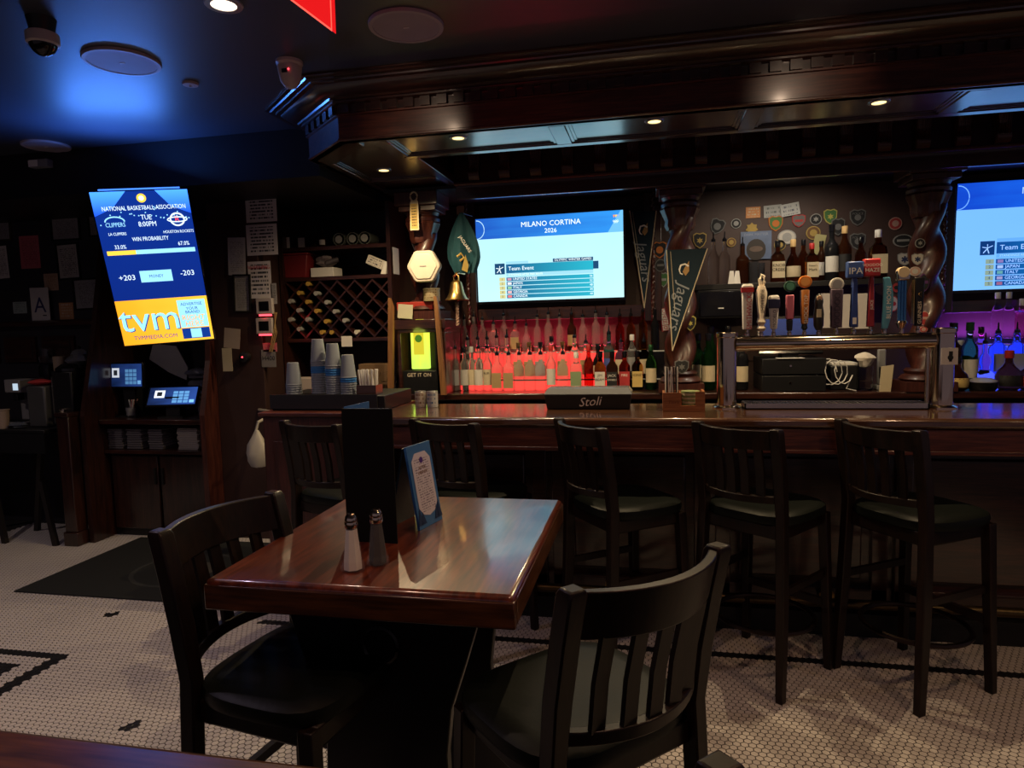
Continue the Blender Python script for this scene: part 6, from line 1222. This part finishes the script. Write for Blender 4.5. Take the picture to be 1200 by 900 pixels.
# ================================================================ notices and frames on the far wall
NY = 4.498
frame(-14, 15, 251, 282, NY, PAPERG, 'brass edged frame at the far end of the upper notice row', 0, mat('frame_dull_brass', (.25, .2, .12), .25, .8))
frame(59, 96, 246, 281, NY, PAPERG, 'silver edged framed certificate in the upper notice row')
frame(103, 122, 245, 277, NY, PAPERG, 'framed certificate half hidden by the portrait display')
frame(66, 96, 286, 327, NY, PAPER, 'framed white letter leaning slightly, below the silver edged certificate', -.03)
frame(86, 127, 327, 362, NY, PAPERG, 'black framed certificate just above the ledge', -.02)
sheet('pink_sheet', 22, 48, 277, 314, NY, PINKP, 'pink printed sheet on the dark wall')
sheet('white_sheet', -8, 11, 289, 326, NY, PAPER, 'white sheet at the far end of the lower notice row', tilt=-.04)
sheet('tan_note', 51, 69, 321, 340, NY, TANP, 'tan note above the letter grade card', 'note')
sheet('blue_note', 15, 32, 354, 367, NY, printed('pale_blue_note', (.30, .36, .34), (.15, .2, .2), 6), 'pale bluish note on the wall beside the letter grade card', 'note')
sheet('orange_note', 69, 87, 355, 374, NY, printed('orange_note_print', (.45, .22, .10), (.5, .4, .3), 6), 'orange edged note on the wall beside the letter grade card', 'note')
t = thing('grade_card', 'clear holder with a white card showing a big letter grade on the ledge', 'sign', (at(48.5, 376, 4.46).x, 4.46, 1.6255)); H_ = at(48, 337, 4.46).z - 1.6255
part('card', G().bx(-.085, .085, 0, .004, 0, H_), mat('grade_white', (.50, .47, .46), .5), t); text('A', t, 0, H_ * .45, .17, mat('grade_blue', (.03, .03, .12), .5), -.001); part('small_print', G().bx(.02, .055, -.001, -.0002, .035, .043), INK, t); part('holder_base', G().bx(-.09, .09, -.02, .03, -.0, .004), GLASSF, t)
# side stand with tray stand legs and coffee things
sd = thing('side_stand', 'black folding tray stand with crossed legs and a cloth top', 'tray stand', (at(30, 500, 4.10).x, 4.10, 0)); sdx = sd.location.x; hz = .845
part('tray_top', G().bx(-.62, .33, -.16, .385, hz - .03, hz), BLACK, sd, bevel=.006); part('cloth_skirt', G().bx(-.62, .33, -.165, -.158, hz - .17, hz - .03), BLACK, sd)
for x in (-.36, .08):
    for sgn in (-1, 1): part('crossed_leg', G().add([(x - .24 * sgn - .018, -.15 + .30 * (sgn > 0), .0), (x - .24 * sgn + .018, -.15 + .30 * (sgn > 0), .0), (x - .24 * sgn + .018, -.12 + .30 * (sgn > 0), .0), (x - .24 * sgn - .018, -.12 + .30 * (sgn > 0), .0), (x + .2 * sgn - .018, -.15 + .30 * (sgn < 0) * .9 + .0, hz - .03), (x + .2 * sgn + .018, -.15 + .30 * (sgn < 0) * .9, hz - .03), (x + .2 * sgn + .018, -.12 + .27 * (sgn < 0), hz - .03), (x + .2 * sgn - .018, -.12 + .27 * (sgn < 0), hz - .03)], [(0, 3, 2, 1), (4, 5, 6, 7), (0, 1, 5, 4), (1, 2, 6, 5), (2, 3, 7, 6), (3, 0, 4, 7)]), mat('stand_wood_black', (.014, .011, .01), .45), sd)
p = at(17, 488, 4.16); cm_ = thing('coffee_machine', 'grey pod coffee machine with lit white display on the side stand', 'coffee machine', (p.x, 4.16, hz + .0005))
part('body', G().bx(-.07, .07, 0, .22, 0, .02).bx(-.07, .07, .12, .22, .02, .34).bx(-.07, .07, 0, .22, .24, .34), mat('machine_grey', (.22, .21, .21), .4), cm_, bevel=.008); part('display', G().bx(.01, .055, -.002, -.0003, .26, .31), glow('machine_display', (.6, .75, .9), .9), cm_); part('spout', G().bx(-.02, .02, .02, .08, .18, .24), BLACK, cm_, bevel=.004); part('drip_grate', G().bx(-.06, .06, .005, .11, .02, .028), BLACK, cm_)
p = at(48, 488, 4.08); bn_ = thing('steel_bin', 'dull grey steel canister with a red cloth on its lid', 'canister', (p.x, 4.05, hz + .0005)); part('can', G().bx(-.078, .078, 0, .14, 0, .30), mat('dull_steel', (.12, .12, .12), .4, .6), bn_, bevel=.012); part('red_cloth', crumple(.06, 6, 3, sx=1.3, sz=.4), mat('red_cloth', (.40, .03, .03), .8), bn_, (0, .06, .30))
p = at(78, 490, 4.12); kt = thing('glass_urn', 'black urn with a bright steel edge beside the canister', 'urn', (p.x, 4.10, hz + .0005)); part('urn_body', G().bx(-.085, .085, 0, .16, .0, .40), BLACK, kt, bevel=.01); part('steel_edge', G().bx(-.082, -.075, -.004, 0, .02, .36), STEEL, kt); part('urn_top', G().lathe([(.09, .4), (.09, .42), (.05, .45), (.0001, .455)], 18), BLACKG, kt, (0, .08, 0)); part('tap', G().lathe([(.012, 0), (.012, .03), (.02, .035), (.0001, .045)], 10), CHROME, kt, (.02, -.002, .12), (PI / 2, 0, 0))
p = at(46, 424, 4.40); pit = thing('glass_pitcher', 'clear topped dark glass jar standing behind the canister', 'jar', (p.x + .04, 4.425, hz + .0005)); part('jar', G().lathe([(.05, 0), (.055, .004), (.055, .42), (.045, .44)], 18), BLACKGL, pit); part('clear_top', G().lathe([(.045, .441), (.05, .50), (.048, .56), (.046, .56), (.046, .5)], 18), CLEAR, pit)
one('paper_cup_tower', G().lathe([(.03, 0), (.04, .10), (.032, .10), (.042, .2), (.034, .2), (.043, .50), (.0001, .50)], 16), mat('kraft_cups', (.30, .22, .16), .7), 'tan tower of nested paper cups beside the dark jar', 'cups', (at(70, 430, 4.36).x, 4.36, hz + .0005))
t = thing('wrapped_dome', 'clear wrapped dome of supplies on a black box by the station post', 'dome', (at(91, 418, 4.38).x, 4.38, hz + .0005)); part('box', G().bx(-.075, .075, -.06, .1, 0, .42), BLACK, t, bevel=.006); part('dome', crumple(.075, 8, 13, sx=1.2, sz=.9), mat('clear_film', (.16, .16, .18), .15, trans=.3), t, (0, .02, .42)); part('knob', G().lathe([(.012, 0), (.016, .012), (.0001, .024)], 10), BLACK, t, (0, .02, .555))
p = at(4, 478, 4.0); one('paper_cup', G().lathe([(.032, 0), (.043, .13), (.046, .132), (.046, .137), (.04, .137)], 18), mat('kraft_cup', (.35, .26, .19), .7), 'kraft paper cup on the side stand before the coffee machine', 'cup', (p.x, 3.99, hz + .0005)); one('cloth_heap', crumple(.036, 8, 17, sx=1.6, sz=.6), mat('grey_blue_cloth', (.06, .07, .09), .9), 'grey blue cloth heap beside the kraft cup', 'cloth', (at(10, 488, 4.0).x + .06, 4.02, hz + .0005))
po_ = thing('station_post', 'dark square wooden post at the corner of the order station', 'post', (-4.07, 4.02, 0)); part('shaft', G().bx(-.05, .05, -.05, .05, .1, .93), WDZ, po_, bevel=.006); part('foot', G().bx(-.06, .06, -.06, .06, 0, .1), WDZ, po_, bevel=.006); part('cap', G().bx(-.058, .058, -.058, .058, .93, .96), WDZ, po_, bevel=.006)
# ================================================================ ceiling fittings
def ceil_disc(x, y, r, label, name='ceiling_speaker', m=None, drop=.012):
    p = atz(x, y, ZC); t = thing(name, label, 'ceiling speaker', (p.x, p.y, ZC))
    part('rim', G().lathe([(r * .9, -drop), (r, -drop), (r * 1.02, -drop * .4), (r * 1.02, 0), (r * .9, 0), (r * .9, -drop)], 36), m or mat('speaker_white', (.42, .36, .40), .5), t)
    part('grille', G().lathe([(.0001, -drop + .002), (r * .9, -drop + .002), (r * .9, -.001), (.0001, -.001)], 36), mat('speaker_grille', (.36, .31, .36), .6), t); part('badge', G().bx(-.012, .012, -.004, .004, -drop, -drop + .001), WHITE, t); return t
ceil_disc(143, 71, .15, 'round white ceiling speaker in the blue glow'); ceil_disc(476, 29, .145, 'round ceiling speaker beside the red sign'); ceil_disc(54, 170, .13, 'round dark ceiling speaker near the bulkhead')
p = atz(223, 97, ZC); t = thing('sprinkler_plate', 'tiny round sprinkler plate on the ceiling', 'sprinkler', (p.x, p.y, ZC)); part('plate', G().lathe([(.0001, -.012), (.034, -.012), (.036, -.004), (.036, 0), (.0001, 0)], 20), mat('speaker_white'), t); part('pin', G().lathe([(.004, -.02), (.006, -.012)], 8), STEEL, t)
DW = mat('detector_white', (.55, .48, .46), .45)
p = atz(48, 22, ZC); t = thing('dome_camera', 'white ceiling dome camera with black glass ball', 'camera', (p.x, p.y, ZC)); part('mount', G().lathe([(.04, -.05), (.05, 0)], 20), BLACK, t); part('ring', G().lathe([(.048, -.095), (.055, -.09), (.055, -.055), (.046, -.05)], 24), DW, t); part('dome', G().lathe([(.0001, -.135), (.018, -.131), (.034, -.120), (.044, -.105), (.047, -.094)], 24), mat('camera_glass', (.01, .01, .012), .05), t)
p = atz(339, 72, ZC); t = thing('motion_detector', 'white angular detector hanging from the ceiling beside the canopy', 'detector', (p.x, p.y, ZC)); part('base', G().lathe([(.05, -.022), (.058, -.012), (.058, 0), (.0001, 0)], 24), DW, t); part('body', G().lathe([(.0001, -.115), (.022, -.112), (.038, -.09), (.045, -.05), (.048, -.022)], 20, sq=3), DW, t); part('lens', G().bx(-.012, .012, -.049, -.044, -.062, -.046), BLACK, t); part('lamp_dot', G().lathe([(.0001, 0), (.004, 0), (.004, .002)], 8), glow('red_led'), t, (.02, -.047, -.05), (PI / 2, 0, 0))
p = at(52, 193, 3.748); t = thing('emergency_box', 'small grey and white box on the bulkhead', 'box', (p.x, 3.748, p.z)); part('case', G().bx(-.07, .07, -.05, 0, -.025, .025), GREY, t, bevel=.006); part('pale_face', G().bx(-.07, .0, -.0515, -.0502, -.02, .02), WHITE, t)
# red illuminated sign corner hanging from the ceiling
Yn = 1.62; c0, c1, c2_ = at(338, -4, Yn), at(389.5, -4, Yn), at(389.5, 36, Yn)
ns = thing('neon_sign', 'red glowing triangular tip of a hanging illuminated sign', 'sign', ((c0.x + c1.x) / 2, Yn, c0.z))
ox, oz_ = ns.location.x, ns.location.z
w_ = c1.x - c0.x; dpt = c0.z - c2_.z; up_ = .30
tri = [(c2_.x - ox, c2_.z - oz_), (c1.x - ox, up_), (c0.x - ox - w_ * up_ / dpt, up_)]
part('acrylic_panel', G().prism(tri, 0, .02), glow('red_sign_face', (1, .012, .014), .85), ns); part('bright_edge', G().tube([(tri[2][0], -.004, tri[2][1]), (tri[0][0], -.004, tri[0][1]), (tri[1][0], -.004, tri[1][1])], .003, 6), glow('red_sign_edge', (1, .10, .07), 1.6), ns)
part('hanger', G().cyl((tri[1][0] - .05, .01, up_), (tri[1][0] - .05, .01, ZC - oz_), .004, n=6), BLACK, ns)
# ================================================================ lettering becomes mesh
bpy.context.view_layer.update()
dg = bpy.context.evaluated_depsgraph_get()
made = []
for o, nm in TEXTS:
    me = bpy.data.meshes.new_from_object(o.evaluated_get(dg)); me.name = nm
    made.append((o, nm, me))
for o, nm, me in made:
    n = bpy.data.objects.new(nm, me); COL.objects.link(n); n.parent = o.parent; n.location = o.location; n.rotation_euler = o.rotation_euler; n.scale = o.scale
    cu = o.data; bpy.data.objects.remove(o); bpy.data.curves.remove(cu)
